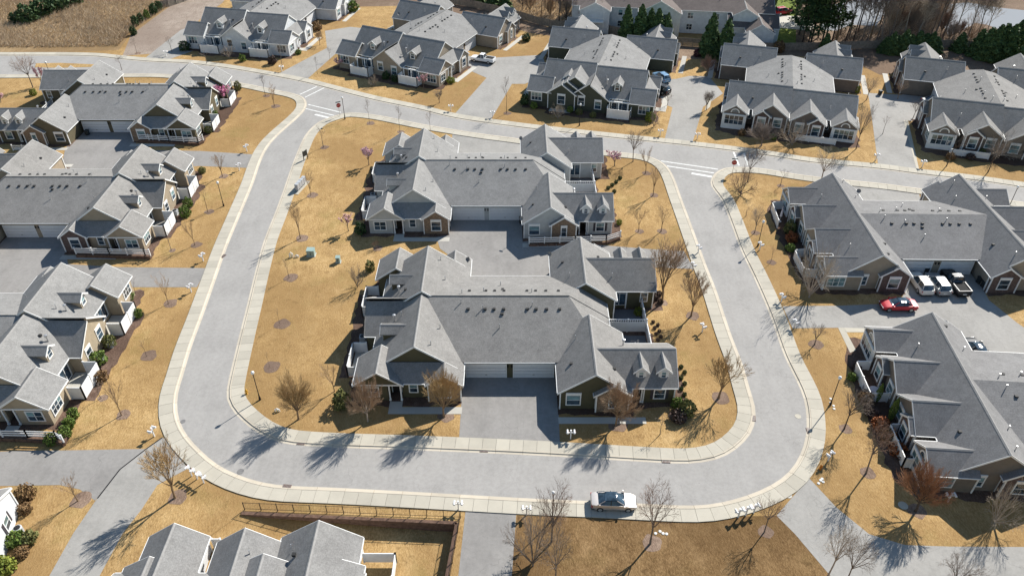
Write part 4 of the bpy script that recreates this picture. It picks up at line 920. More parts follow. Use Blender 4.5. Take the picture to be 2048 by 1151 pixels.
# ------------------------------------------------------------------ cars
def make_car(u, v, heading, kind, paint, label, side=None, roof=None, L=None, group=None):
    """body lofted from sections along its length, glazed cabin, four wheels, lamps, mirrors"""
    K = {'sedan': (4.75, 1.84, 1.45), 'suv': (4.8, 1.92, 1.75), 'pickup': (5.6, 1.95, 1.85)}[kind]; L = L or K[0]; W, H = K[1]/2, K[2]
    t = empty('parked_car' if kind != 'pickup' else 'pickup_truck', (*un(u, v), .02), heading); hx = L/2
    if kind == 'sedan':
        S = [(-1, .42, .78, .62), (-.97, .3, .95, .86), (-.8, .24, 1.0, .98), (-.45, .22, 1.0, 1), (.1, .22, .98, 1), (.42, .22, .95, 1), (.75, .24, .84, .97), (.94, .3, .74, .86), (1, .4, .62, .6)]
        cab = [(-.72, .98, .7), (-.4, 1.38, .66), (-.1, H, .64), (.12, H-.02, .64), (.48, .96, .72)]
    elif kind == 'suv':
        S = [(-1, .45, .95, .8), (-.98, .34, 1.08, .92), (-.8, .26, 1.12, 1), (-.3, .25, 1.1, 1), (.2, .25, 1.08, 1), (.5, .25, 1.05, 1), (.8, .28, .98, .96), (.95, .34, .88, .84), (1, .45, .72, .62)]
        cab = [(-.95, 1.1, .76), (-.8, H-.05, .68), (-.3, H, .68), (.08, H-.02, .68), (.46, 1.06, .76)]
    else:
        S = [(-1, .5, 1.05, .93), (-.985, .42, 1.12, .98), (-.6, .4, 1.12, 1), (-.2, .4, 1.12, 1), (.3, .4, 1.12, 1), (.5, .4, 1.1, 1), (.85, .42, 1.05, .97), (.97, .5, .98, .88), (1, .55, .85, .72)]
        cab = [(-.2, 1.1, .78), (-.14, H-.03, .7), (.1, H, .7), (.22, H-.04, .7), (.46, 1.08, .78)]
    def sec(x, zb, zt, k):
        w_ = W*k; return [(x*hx, w_*.86, zb), (x*hx, w_, zb+.16), (x*hx, w_, zt-.16), (x*hx, w_*.93, zt-.03), (x*hx, w_*.6, zt), (x*hx, -w_*.6, zt), (x*hx, -w_*.93, zt-.03), (x*hx, -w_, zt-.16), (x*hx, -w_, zb+.16), (x*hx, -w_*.86, zb)]
    def loft(secs):
        m = MB(); n = len(secs[0])
        for s_ in secs: m.v += s_
        for i in range(len(secs)-1):
            for j in range(n): k = (j+1) % n; m.f.append((i*n+j, i*n+k, (i+1)*n+k, (i+1)*n+j))
        m.f.append(tuple(range(n))); m.f.append(tuple((len(secs)-1)*n+j for j in range(n))[::-1]); return m
    body = loft([sec(*q) for q in S]).build('body', paint, t, True); body.data.set_sharp_from_angle(angle=R(35)) if hasattr(body.data, 'set_sharp_from_angle') else None
    # cabin: dark glass shell with a painted roof and pillars
    def csec(x, z, k, base): w_ = W*k; b = W*.9; return [(x*hx, b, base), (x*hx, w_, z), (x*hx, -w_, z), (x*hx, -b, base)]
    base = {'sedan': .93, 'suv': 1.04, 'pickup': 1.07}[kind]
    fine = []
    for i in range(len(cab)-1):                              # rounded roof line through the cabin stations
        g = lambda q: cab[max(0, min(len(cab)-1, q))]
        for j in range(4):
            t_ = j/4; P4 = [g(i-1), g(i), g(i+1), g(i+2)]; w4 = (-.5*t_+t_*t_-.5*t_**3, 1-2.5*t_*t_+1.5*t_**3, .5*t_+2*t_*t_-1.5*t_**3, -.5*t_*t_+.5*t_**3)
            fine.append(tuple(sum(w_*p_[c] for w_, p_ in zip(w4, P4)) if c else cab[i][0]+(cab[i+1][0]-cab[i][0])*t_ for c in range(3)))
    fine.append(cab[-1])
    m = MB(); nf = 6
    for x, z, k in fine:
        z = max(z, base+.01); w_ = W*k; b_ = W*.9; m.v += [(x*hx, b_, base), (x*hx, w_+.0, base+(z-base)*.72), (x*hx, w_*.86, z-.015), (x*hx, -w_*.86, z-.015), (x*hx, -w_, base+(z-base)*.72), (x*hx, -b_, base)]
    for i in range(len(fine)-1):
        for j in range(nf-1): m.f.append((i*nf+j, i*nf+j+1, (i+1)*nf+j+1, (i+1)*nf+j))
    m.f.append(tuple(range(nf))); m.f.append(tuple((len(fine)-1)*nf+j for j in range(nf))[::-1]); m.build('cabin_glass', 'glass', t, True)
    zt = max(z for _, z, _ in fine); rs = [q for q in fine if q[1] > zt-(.13 if kind == 'sedan' else .1)]; top = MB(); nr = 5
    for x, z, k in rs:
        w_ = W*k; top.v += [(x*hx, w_*f_, z+.02-.035*f_*f_) for f_ in (-.94, -.55, 0, .55, .94)]
    for i in range(len(rs)-1):
        for j in range(nr-1): top.f.append((i*nr+j, i*nr+j+1, (i+1)*nr+j+1, (i+1)*nr+j))
    top.build('roof', roof or paint, t, True)
    for sg in (-1, 1):
        for (xa, za, ka), (xb, zb, kb) in ((cab[0], cab[1]), (cab[3], cab[4])):
            MB().tube([(xa*hx, sg*(W*ka+.01 if za > base+.1 else W*.9), max(za, base)), (xb*hx, sg*(W*kb+.01 if zb > base+.1 else W*.9), max(zb, base))], .045, 6).build('pillar', paint, t)
        xm = (cab[1][0]+cab[3][0])/2; MB().tube([(xm*hx, sg*W*.905, base), (xm*hx, sg*(W*cab[2][2]+.01), cab[2][1])], .04, 6).build('pillar', paint if not roof else 'paint_black', t)
        MB().box((.4*hx, sg*W*1.0-.02 if sg > 0 else -W-.16, base), (.4*hx+.16, W+.16 if sg > 0 else -W+.02, base+.16)).build('mirror', paint, t)
        hz = S[-2][2]-.2; MB().box((.9*hx, sg*W*.62-.2, hz), (hx*.985, sg*W*.62+.2, hz+.13)).build('headlight', 'lamp_clear', t)
        tz = S[1][2]-.32; MB().box((-hx*.995, sg*W*.72-.2, tz), (-hx*.93, sg*W*.72+.2, tz+.2)).build('tail_light', 'lamp_red', t)
        for x in (-.6, .62):
            r = .34 if kind == 'sedan' else .38; wy = sg*(W-.09)
            g = MB()
            for q in range(14):
                a0, a1 = 2*math.pi*q/14, 2*math.pi*(q+1)/14
                c0, s0, c1, s1 = math.cos(a0)*r, math.sin(a0)*r, math.cos(a1)*r, math.sin(a1)*r
                g.poly([(x*hx+c0, wy-.11, r+s0), (x*hx+c1, wy-.11, r+s1), (x*hx+c1, wy+.11, r+s1), (x*hx+c0, wy+.11, r+s0)])
                g.poly([(x*hx, wy+sg*.1, r), (x*hx+c0, wy+sg*.11, r+s0), (x*hx+c1, wy+sg*.11, r+s1)])
            wh = g.build('wheel', 'rubber', t)
            g = MB(); rr = r*.66
            for q in range(10):
                a0, a1 = 2*math.pi*q/10, 2*math.pi*(q+1)/10; g.poly([(x*hx, wy+sg*.135, r), (x*hx+math.cos(a0)*rr, wy+sg*.122, r+math.sin(a0)*rr), (x*hx+math.cos(a1)*rr, wy+sg*.122, r+math.sin(a1)*rr)])
            g.build('rim', 'alloy', wh)
    MB().box((hx*.97, -W*.45, .5), (hx*1.003, W*.45, .66)).build('grille', 'black_metal', t); MB().box((-hx*1.004, -.26, .6), (-hx*.985, .26, .74)).build('number_plate', 'paint_white', t)
    MB().box((-hx*.97, -W*.8, .2), (hx*.95, W*.8, .3)).build('underbody', 'rubber', t)
    if kind == 'suv':
        for sg in (-1, 1): MB().tube([(cab[1][0]*hx, sg*W*.62, H+.03), (0, sg*W*.62, H+.09), (cab[3][0]*hx, sg*W*.62, H+.03)], .025, 6).build('roof_rail', 'alloy', t)
    if kind == 'pickup':
        MB().box((-hx*.96, -W*.8, 1.06), (-.24*hx, W*.8, 1.135)).build('bed_floor', 'rubber', t)
        for a, b in (((-hx*.985, -W*.97, 1.1), (-.22*hx, -W*.82, 1.24)), ((-hx*.985, W*.82, 1.1), (-.22*hx, W*.97, 1.24)), ((-hx*.99, -W*.82, 1.1), (-hx*.95, W*.82, 1.24))): MB().box(a, b).build('bed_rail', paint, t)
    tag(t, label, 'car' if kind != 'pickup' else 'pickup', group or 'parked vehicles'); return t
def gu(u, v): return (u, v)
make_car(1226, 1009, -.03, 'sedan', 'paint_silver', 'silver sedan with dark glass roof parked on the bottom road', roof='glass', L=4.65)
make_car(1794, 616, math.pi-.02, 'sedan', 'paint_red', 'red sedan standing in the drive below the parked row', roof='glass')
make_car(1838, 573, math.pi/2+.02, 'suv', 'paint_pearl', 'pearl white crossover parked nearest the brick bay')
make_car(1872, 574, math.pi/2+.02, 'suv', 'paint_grey', 'silver grey crossover with roof rails in the middle of the row')
make_car(1907, 572, math.pi/2+.02, 'pickup', 'paint_black', 'black pickup with open bed at the right of the row')
make_car(966, 124, math.pi-.38, 'pickup', 'paint_snow', 'white pickup parked by the tan house garage')
make_car(1322, 160, 2.0, 'suv', 'paint_blue', 'light blue off-road car parked by the dark green house')
make_car(1318, 184, 2.4, 'suv', 'paint_black', 'dark car nose showing below the light blue one')
make_car(1866, 207, 0.1, 'sedan', 'paint_grey', 'grey car in shade beside the right edge house')
make_car(1950, 706, 1.6, 'sedan', 'paint_black', 'dark car half hidden behind the lower right house roof', roof='glass')
make_car(1566, 28, .3, 'suv', 'paint_red', 'tiny dark red car parked far beyond the board fence')

# ------------------------------------------------------------------ small yard things
def bin_(u, v, lab, rz=0):
    t = empty('wheeled_bin', (*un(u, v), 0), rz); m = MB(); a = [(-.25, -.3, .08), (.25, -.3, .08), (.25, .3, .08), (-.25, .3, .08), (-.3, -.36, .95), (.3, -.36, .95), (.3, .36, .95), (-.3, .36, .95)]
    m.v = a; m.f = [(3, 2, 1, 0), (4, 5, 6, 7), (0, 1, 5, 4), (1, 2, 6, 5), (2, 3, 7, 6), (3, 0, 4, 7)]; m.build('tub', 'bin_dark', t); MB().box((-.32, -.38, .95), (.32, .4, 1.02)).build('lid', 'bin_dark', t)
    for x in (-.24, .24): MB().tube([(x-.03, .3, .1), (x+.03, .3, .1)], .1, 10).build('wheel', 'rubber', t)
    tag(t, lab, 'bin', 'dark wheeled bins')
bin_(1849, 546, 'dark bin standing before the left of the three cars'); bin_(1957, 566, 'dark bin at the garage side wall nearer the pickup'); bin_(1966, 574, 'second dark bin at the garage side wall'); bin_(1759, 190, 'dark bin at the head of the far right drive'); bin_(176, 270, 'dark bin beside the far left garage wall'); bin_(1042, 446, 'dark bin at the right of the pale grey garages')
def patio_set(x, y, lab, z=0):
    t = empty('patio_table', (x, y, z)); MB().lathe([(.06, .03), (.06, .7), (.62, .71), (.62, .75), (.02, .76)], 16).build('top', 'cloth', t)
    for k in range(4): a = k*math.pi/2+.4; MB().tube([(0, 0, .35), (.35*math.cos(a), .35*math.sin(a), .02)], .03, 6).build('leg', 'alloy', t)
    tag(t, lab, 'table')
    for k in range(3):
        a = k*2.1+.5; c = empty('patio_chair', (x+1.05*math.cos(a), y+1.05*math.sin(a), z), a+math.pi/2); MB().box((-.24, -.24, .4), (.24, .24, .46)).build('seat', 'cloth', c); MB().box((-.24, -.28, .46), (.24, -.22, .9)).build('backrest', 'cloth', c)
        for sx in (-.2, .2):
            for sy in (-.2, .2): MB().box((sx-.02, sy-.02, .03), (sx+.02, sy+.02, .4)).build('leg', 'alloy', c)
        tag(c, 'pale patio chair '+('east', 'north', 'south west')[k]+' of the round table on the lower right patio', 'chair', 'patio chairs')
p = loc(HI, [(-17.9, 2.4)])[0]; patio_set(*p, 'pale round table on the farther patio of the lower right house', .03)
p = loc(HH, [(-18.3, 6.0)])[0]; t = empty('parasol', (*p, .03)); MB().lathe([(.25, 0), (.25, .08), (.03, .1), (.025, 2.6)], 10).build('pole', 'vinyl_white', t); MB().lathe([(.05, .9), (.2, 1.0), (.16, 1.6), (.07, 2.4), (.03, 2.75)], 10).build('folded_canopy', 'cloth', t); tag(t, 'tall closed white parasol behind the house with parked cars', 'parasol')
def ac(x, y, lab):
    t = empty('air_conditioner', (x, y, 0)); MB().box((-.42, -.42, 0), (.42, .42, .08)).build('pad', 'path_concrete', t); MB().box((-.36, -.36, .08), (.36, .36, .82)).build('housing', 'awning_grey', t); MB().lathe([(.3, .82), (.3, .85), (.06, .87)], 12).build('fan_grille', 'black_metal', t); tag(t, lab, 'air conditioner', 'air conditioners beside the houses')
for h, q, who in ((HE, (-18.7, -1.2), 'nearer grey air conditioner beside the round shrubs house'), (HE, (-18.7, 1.4), 'farther grey air conditioner beside the round shrubs house'), (HA, (-18.8, -1.4), 'grey air conditioner left of the olive island house'), (HB, (-18.8, -1.4), 'grey air conditioner left of the pale grey island house'), (HD, (-18.8, -1.4), 'grey air conditioner beside the tan porch rail house')):
    ac(*loc(h, [q])[0], who)
t = empty('air_conditioner', (*un(40, 1064), 0), .4); MB().lathe([(.42, 0), (.42, .75), (.36, .8), (.3, .8)], 14).build('housing', 'awning_grey', t); MB().lathe([(.3, .8), (.3, .83), (.05, .85)], 12).build('fan_grille', 'black_metal', t); tag(t, 'round grey air conditioner by the white house corner', 'air conditioner')
def flat_stone(u, v, lab, r=.16):
    o = MB().lathe([(r, 0), (r, .05), (r*.6, .07), (.02, .07)], 8).build('valve_cover', 'paint_white'); o.location = (*un(u, v), .005); tag(o, lab, 'cover', 'small white covers in the lawns')
for k, (u, v) in enumerate(((1661, 797), (1661, 805), (1667, 811), (1668, 817))): flat_stone(u, v, ('first', 'second', 'third', 'fourth')[k]+' white cover down from the top in the lawn beside the right lamp')
for k, (u, v) in enumerate(((1311, 1066), (1320, 1062), (1326, 1066), (1333, 1067))): flat_stone(u, v, ('first', 'second', 'third', 'fourth')[k]+' white cover from the left in the brown lawn beside the tall tree')
for k, (u, v) in enumerate(((1637, 966), (1641, 960), (1644, 957), (1646, 963))): flat_stone(u, v, ('first', 'second', 'third', 'fourth')[k]+' white cover in the lawn below the orange hydrant')

# ------------------------------------------------------------------ trees, shrubs, brush
def rot_dir(d, ang, az):
    ref = Vector((0, 0, 1)) if abs(d.z) < .95 else Vector((1, 0, 0))
    a = d.cross(ref).normalized(); b = d.cross(a).normalized(); return (d*math.cos(ang)+(a*math.cos(az)+b*math.sin(az))*math.sin(ang)).normalized()
def bare_tree(seed, H, trunk, r0, nl, la, lev, nc, ca, up, droop=0.0, lean=.04, twr=.008, leader=False, l0=.62, decay=.62, minfrac=.3):
    """skeleton of a leafless tree: returns (trunk mesh, crown mesh, crown width)"""
    rn = random.Random(seed); T, C = MB(), MB()
    def br(p, d, L, r, k):
        n = 4 if k <= 1 else 3 if k < lev else 2; pts = [p.copy()]; rad = [r]; q = p.copy(); dd = d.copy()
        for i in range(n):
            dd = (dd+Vector((rn.gauss(0, .09), rn.gauss(0, .09), up*.3-droop*.3*(k > 1)))).normalized(); q = q+dd*(L/n); pts.append(q.copy()); rad.append(max(twr*.55, r*(1-.75*(i+1)/n)))
        (T if k <= 1 else C).tube(pts, rad, 6 if k == 0 else 4 if k == 1 else 3, cap=k < 2)
        if k < lev:
            m = nc[min(k-1, len(nc)-1)] if k else 0
            for i in range(m):
                t = minfrac+(1-minfrac)*(i+rn.random()*.8)/m; f = t*n; j = min(n-1, int(f)); pos = pts[j].lerp(pts[j+1], f-j); dj = (pts[j+1]-pts[j]).normalized()
                br(pos, rot_dir(dj, R(rn.uniform(*ca)), i*2.4+rn.uniform(0, 1.2)), L*decay*rn.uniform(.65, 1.1)*(1.15-.45*t), max(twr, r*.5*(1.1-.5*t)), k+1)
        return pts
    base = Vector((0, 0, -.05)); d0 = Vector((rn.gauss(0, lean), rn.gauss(0, lean), 1)).normalized(); hT = H*trunk
    pts = [base+d0*(hT*i/3)+Vector((rn.gauss(0, .012), rn.gauss(0, .012), 0))*H*.25*(i > 0) for i in range(4)]
    if leader: pts += [pts[-1]+Vector((rn.gauss(0, .02), rn.gauss(0, .02), .3))*((H-hT)*k) for k in (1, 2, 2.9)]
    rr = [r0*1.35, r0, r0*.9, r0*.8]+([r0*.55, r0*.35, r0*.12] if leader else [])
    T.tube(pts, rr, 7)
    for i in range(nl):
        az = i*2.39996+rn.uniform(-.3, .3)
        if leader: f = rn.uniform(.55, .98)*(len(pts)-1); j = min(len(pts)-2, int(f)); p = pts[j].lerp(pts[j+1], f-j); LL = (H-hT)*l0*(1.25-.75*(p.z-hT)/(H-hT+.01)); rl = r0*.35
        else: p = pts[-1]-Vector((0, 0, hT*.25*rn.random())); LL = (H-hT)*l0*rn.uniform(.85, 1.15); rl = r0*.55
        br(p, rot_dir(Vector((0, 0, 1)), R(rn.uniform(*la)), az), LL, rl, 1)
    zt = max(v[2] for v in C.v); k = H/zt
    for mb in (T, C): mb.v = [(x*k, y*k, z*k) for x, y, z in mb.v]
    xs = sorted(math.hypot(v[0], v[1]) for v in C.v); wd = 2*xs[int(len(xs)*.97)]
    return T.mesh('trunk'), C.mesh('crown'), wd, H
PROTO = {}
def proto(kind, n, f): PROTO[kind] = [f(100*len(PROTO)+i) for i in range(n)]
proto('vase', 4, lambda s: bare_tree(s, 5, .26, .08, 8, (8, 36), 4, (6, 6, 5), (14, 32), .25, twr=.012))
proto('fan', 4, lambda s: bare_tree(s, 4, .3, .07, 6, (10, 36), 4, (4, 4, 3), (14, 34), .22, twr=.011))
proto('dense', 4, lambda s: bare_tree(s, 5, .24, .1, 14, (4, 54), 4, (8, 8, 6), (10, 30), .1, twr=.0085, decay=.62, minfrac=.18))
proto('sapling', 4, lambda s: bare_tree(s, 3, .3, .04, 4, (14, 38), 3, (4, 3), (18, 40), .2, leader=True, l0=.5, twr=.009))
proto('thin', 3, lambda s: bare_tree(s, 6, .4, .07, 9, (18, 45), 3, (5, 4), (20, 45), .2, leader=True, l0=.5, twr=.01))
proto('open', 4, lambda s: bare_tree(s, 7, .33, .11, 8, (18, 52), 4, (6, 5, 4), (22, 48), .16, twr=.01, l0=.6))
proto('multi', 3, lambda s: bare_tree(s, 4, .06, .12, 13, (15, 72), 4, (5, 5, 4), (16, 40), .1, twr=.012, l0=.8))
proto('tall', 4, lambda s: bare_tree(s, 16, .4, .2, 18, (20, 50), 4, (6, 5, 4), (20, 46), .22, leader=True, l0=.45, twr=.026))
tree_rn = random.Random(11)
def set_mat(o, m):
    if not o.data.materials: o.data.materials.append(M[m])
    o.material_slots[0].link = 'OBJECT'; o.material_slots[0].material = M[m]
def tree(u, v, h, wd, kind, bark, twig, lab, cat='tree', group='bare trees', blossom=None, name='bare_tree', ring_r=0.0):
    T, C, pw, ph = tree_rn.choice(PROTO[kind]); x, y = un(u, v); e = empty(name, (x, y, pit_z(x, y) if -34 < x < -7 and y < 47 else 0), tree_rn.uniform(0, 6.28)); e.scale = (wd/pw, wd/pw, h/ph)
    a = obj('trunk', T, e); set_mat(a, bark); b = obj('crown', C, e); set_mat(b, twig); tag(e, lab, cat, group)
    if blossom:
        m = MB(); vs = C.vertices; n = len(vs)
        for _ in range(900):
            p = vs[tree_rn.randrange(n)].co+Vector((tree_rn.gauss(0, .05), tree_rn.gauss(0, .05), tree_rn.gauss(0, .05))); s = tree_rn.uniform(.05, .12); d1 = Vector((tree_rn.gauss(0, 1), tree_rn.gauss(0, 1), tree_rn.gauss(0, 1))).normalized()*s; d2 = d1.orthogonal().normalized()*s; m.poly([p-d1, p+d2, p+d1, p-d2])
        o = m.build('blossom', blossom, e); o['kind'] = 'stuff'
    if ring_r:
        ring_r *= .82; N = 26; sheet('mulch_ring', [(x+.25*ring_r+ring_r*math.cos(k*6.283/N)*(1+.09*math.sin(k*6.283/N*2+u)+.05*math.sin(k*6.283/N*5+v)+tree_rn.uniform(-.03, .03)), y+.1*ring_r+ring_r*math.sin(k*6.283/N)*(1+.09*math.cos(k*6.283/N*3+v)+.05*math.sin(k*6.283/N*4+u)+tree_rn.uniform(-.03, .03))) for k in range(N)], .014, 'ring_mulch')
    return e
def T_(u, v, vtop, wpx, kind, bark, twig, lab, **k):
    h = height_at(u, v, vtop); x, y = un(u, v); sc = FPX/(y*cp+CAMH*sp)
    if kind == 'vase' and wpx/sc < 4.0: kind = 'fan'
    if kind == 'dense' and wpx/sc < 3.4: kind = 'vase'
    return tree(u, v, h, wpx/sc, kind, bark, twig, lab, **k)
GT, TT, GY, RD, RS, PL = ('bark_tan', 'twig_gold'), ('bark_tan', 'twig_tan'), ('bark_grey', 'twig_grey'), ('bark_grey', 'twig_red'), ('bark_dark', 'twig_rust'), ('bark_pale', 'twig_pale'); DK = ('bark_dark', 'twig_grey')
# left lawns
T_(549, 213, 165, 26, 'vase', *TT, 'small bare fan shaped tree in the round lawn corner at upper left', ring_r=1.1)
T_(531, 192, 146, 20, 'thin', *DK, 'thin dark bare tree beside the upper left crossing', ring_r=.9)
T_(445, 353, 304, 28, 'vase', *TT, 'bare fan tree on lawn above the left lamp post', ring_r=1.0); T_(416, 424, 372, 24, 'sapling', *TT, 'thin bare tree just below the left lamp post', ring_r=.9)
T_(390, 490, 437, 32, 'vase', *TT, 'bare fan tree with long shadow beside the tan house porch', ring_r=1.0); T_(343, 501, 462, 24, 'sapling', *GY, 'small bare tree at the end of the tan house rail fence', ring_r=.6)
T_(272, 586, 553, 18, 'sapling', *GY, 'tiny bare tree at the corner of the round shrubs house', ring_r=.9); T_(337, 607, 546, 30, 'vase', *TT, 'bare fan tree beside the single round shrub on the left lawn', ring_r=1.15)
T_(293, 712, 680, 12, 'sapling', *DK, 'tiny sapling in wide mulch ring on the left lawn', ring_r=1.25); T_(243, 830, 752, 44, 'vase', *TT, 'bare brown tree with long shadow left of the lower left bend', ring_r=1.0)
T_(203, 796, 766, 26, 'sapling', *GY, 'low bare tree beside the four round shrubs', ring_r=.7); T_(350, 995, 892, 88, 'vase', *GT, 'large gold twigged tree beside the pale lower left drive', ring_r=1.2); T_(156, 1001, 946, 46, 'vase', *TT, 'bare tree in mulch ring on the lower left lawn', ring_r=1.3)
T_(66, 175, 104, 46, 'open', *RD, 'tall reddish bare tree at far left behind the olive brown house'); T_(84, 172, 132, 26, 'vase', *RD, 'short pinkish bare tree right of the tall far left one', blossom='blossom')
T_(244, 140, 110, 26, 'thin', *GY, 'thin bare tree behind the olive brown house roof'); T_(450, 210, 166, 34, 'vase', *RD, 'bright pink blossom tree beside the olive brown house', blossom='blossom_deep', group='pink blossom trees')
T_(2, 205, 188, 20, 'vase', *RD, 'pink blossom tree touching the left edge', blossom='blossom', group='pink blossom trees')
# top row
T_(274, 107, 74, 18, 'thin', *GY, 'thin bare tree at the end of the young evergreens', ring_r=.9); T_(344, 104, 72, 20, 'thin', *GY, 'thin bare tree left of the white house'); T_(459, 117, 84, 36, 'multi', *PL, 'pale many stemmed bare shrub tree before the white house centre'); T_(414, 128, 100, 22, 'sapling', *GY, 'small bare tree left before the white house'); T_(372, 104, 88, 14, 'sapling', *GY, 'low bare shrub tree at the left corner of the white house')
T_(566, 138, 86, 26, 'thin', *GY, 'thin bare tree at the right corner of the white house'); T_(640, 90, 62, 26, 'dense', *TT, 'round tan bare tree by the court of the white house'); T_(635, 148, 110, 12, 'thin', *GY, 'very thin bare tree on the narrow lawn between the top drives'); T_(660, 121, 92, 14, 'thin', *GY, 'very thin bare tree near the corner of the tan house')
T_(680, 138, 114, 22, 'vase', *RD, 'pale pink tree at the left corner of the tan house', blossom='blossom', group='pink blossom trees'); T_(748, 172, 145, 24, 'multi', *PL, 'low pale bare tree between the tan house patio fences'); T_(848, 178, 146, 24, 'vase', *RD, 'pale pink tree beside the right tan house patio fence', blossom='blossom', group='pink blossom trees')
T_(879, 206, 180, 20, 'dense', *GY, 'short round bare tree on the tan house front lawn'); T_(1013, 227, 149, 24, 'thin', *DK, 'tall thin bare tree left of the dark green house', ring_r=.9)
T_(739, 247, 194, 16, 'thin', *GY, 'first thin bare tree along the top edge of the island', ring_r=1.0); T_(800, 264, 208, 18, 'thin', *GY, 'second thin bare tree along the top edge of the island', ring_r=.8); T_(861, 265, 218, 18, 'thin', *GY, 'third thin bare tree along the top edge of the island')
T_(1116, 238, 202, 32, 'multi', *PL, 'pale spreading bare tree before the dark green house'); T_(1307, 254, 218, 30, 'multi', *GY, 'bare shrub tree at the right corner of the dark green house'); T_(1266, 323, 256, 44, 'open', *GY, 'bare tree by the top road right of the pale grey house'); T_(1335, 210, 182, 26, 'vase', *RD, 'small reddish tree on the lawn right of the dark green house')
T_(1252, 214, 192, 22, 'vase', *RD, 'pink blossom tree against the dark green house wing', blossom='blossom_deep', group='pink blossom trees')
T_(1229, 332, 300, 38, 'vase', *RD, 'pink tree at the right corner of the pale grey house', blossom='blossom', group='pink blossom trees'); T_(1291, 347, 289, 34, 'vase', *TT, 'bare fan tree inside the upper right island corner', ring_r=.9); T_(1306, 391, 328, 30, 'vase', *TT, 'bare fan tree below the upper right island corner', ring_r=.9)
T_(1277, 463, 413, 30, 'vase', *TT, 'left bare fan tree of the pair beside the pale grey house', ring_r=.8); T_(1322, 463, 408, 32, 'vase', *TT, 'right bare fan tree of the pair beside the pale grey house', ring_r=.9)
T_(1324, 606, 474, 74, 'vase', *TT, 'tall bare fan tree right of the olive house rear wing', ring_r=.8); T_(1382, 632, 544, 64, 'vase', *TT, 'wide bare fan tree below the east drive mouth', ring_r=1.1); T_(1437, 796, 716, 80, 'vase', *GT, 'gold bare fan tree inside the lower right bend', ring_r=1.3)
# island, west and front
T_(647, 295, 252, 22, 'sapling', *GY, 'bare tree above the notice board', ring_r=.95); T_(622, 391, 340, 30, 'vase', *TT, 'bare fan tree beside the letter box bank', ring_r=1.1); T_(601, 477, 394, 40, 'vase', *TT, 'bare fan tree above the green utility boxes', ring_r=1.2)
T_(578, 556, 516, 18, 'sapling', *DK, 'sapling in mulch ring below the looped riser', ring_r=1.2); T_(560, 649, 616, 8, 'sapling', *DK, 'upper tiny sapling in mulch ring along the west lawn', ring_r=1.25); T_(539, 734, 702, 8, 'sapling', *DK, 'lower tiny sapling in mulch ring along the west lawn', ring_r=1.3)
T_(597, 838, 748, 84, 'dense', *GT, 'dense gold brown tree above the first road shadow'); T_(669, 782, 726, 48, 'vase', *TT, 'bare tree left of the olive house porch'); T_(736, 842, 752, 78, 'dense', 'bark_pale', 'twig_tan', 'bushy tan tree before the olive house window'); T_(888, 833, 738, 76, 'dense', *GT, 'round brown tree before the olive house brick bay', ring_r=1.1); T_(1231, 850, 762, 84, 'dense', 'bark_tan', 'twig_tan', 'dense round brown tree right of the front driveway', ring_r=1.4)
T_(753, 497, 478, 18, 'multi', *RD, 'small bare shrub tree below the pale grey house porch', ring_r=.9); T_(697, 462, 424, 30, 'vase', *RD, 'pink tree left of the pale grey house', blossom='blossom', group='pink blossom trees'); T_(738, 330, 292, 26, 'vase', *RD, 'pink tree near the rear corner of the pale grey house', blossom='blossom', group='pink blossom trees')
T_(715, 575, 528, 38, 'multi', *GY, 'grey bare shrub tree left of the olive house rear porch'); T_(1320, 868, 830, 30, 'sapling', *GY, 'thin low bare tree below the round evergreen shrubs')
# right
T_(1495, 364, 282, 50, 'open', *GY, 'bare tree right of the stop sign'); T_(1481, 390, 330, 64, 'multi', *RD, 'many stemmed reddish bare tree at the right junction corner'); T_(1560, 372, 336, 28, 'sapling', *GY, 'small bare tree behind the house with parked cars', ring_r=.7); T_(1642, 364, 292, 56, 'open', *PL, 'pale spreading tree by the top road behind the house with parked cars')
T_(1522, 292, 240, 56, 'dense', *GY, 'grey bare tree before the arched sunroom house left part'); T_(1584, 290, 236, 66, 'multi', *PL, 'pale many stemmed tree before the arched sunroom house centre'); T_(1712, 298, 204, 40, 'open', *DK, 'dark bare tree at the right corner of the arched sunroom house')
T_(1413, 220, 180, 26, 'dense', *GY, 'small round bare tree on the lawn left of the arched sunroom house'); T_(1414, 151, 108, 34, 'dense', *RD, 'round reddish bare tree behind the arched sunroom house'); T_(1733, 200, 150, 34, 'open', *GY, 'bare tree by the head of the far right drive'); T_(1795, 198, 158, 26, 'open', *TT, 'bare tree in dry grass above the far right drive'); T_(1826, 236, 196, 30, 'open', *GY, 'bare tree on the lawn left of the right edge house')
T_(1893, 332, 250, 42, 'thin', *DK, 'dark leaning bare tree before the right edge house'); T_(1996, 312, 262, 84, 'multi', *PL, 'pale many stemmed tree before the right edge house'); T_(1976, 344, 268, 40, 'open', *DK, 'dark bare tree between road and pale many stemmed tree')
T_(1509, 466, 410, 34, 'open', *GY, 'bare tree above the lamp left of the parked cars house', ring_r=.8); T_(1492, 432, 402, 26, 'sapling', *GY, 'small bare tree near the upper right road kerb'); T_(1541, 525, 492, 14, 'sapling', *DK, 'tiny sapling below the lamp left of the parked cars house', ring_r=.8); T_(1618, 594, 474, 100, 'multi', *PL, 'large grey white many stemmed tree at the corner of the parked cars house'); T_(1629, 689, 648, 36, 'vase', *GY, 'small bare tree below the drive with the red car', ring_r=1.1)
T_(1688, 858, 768, 66, 'open', *DK, 'dark bare tree right of the lower right bend', ring_r=.9); T_(1732, 946, 838, 74, 'open', *RD, 'tall bare tree before the lower right house patio', ring_r=1.0); T_(1830, 1022, 930, 98, 'dense', *RS, 'bushy rust brown tree before the lower right house', ring_r=1.1); T_(1988, 1046, 966, 84, 'multi', *PL, 'pale rounded bare tree at the lower right edge')
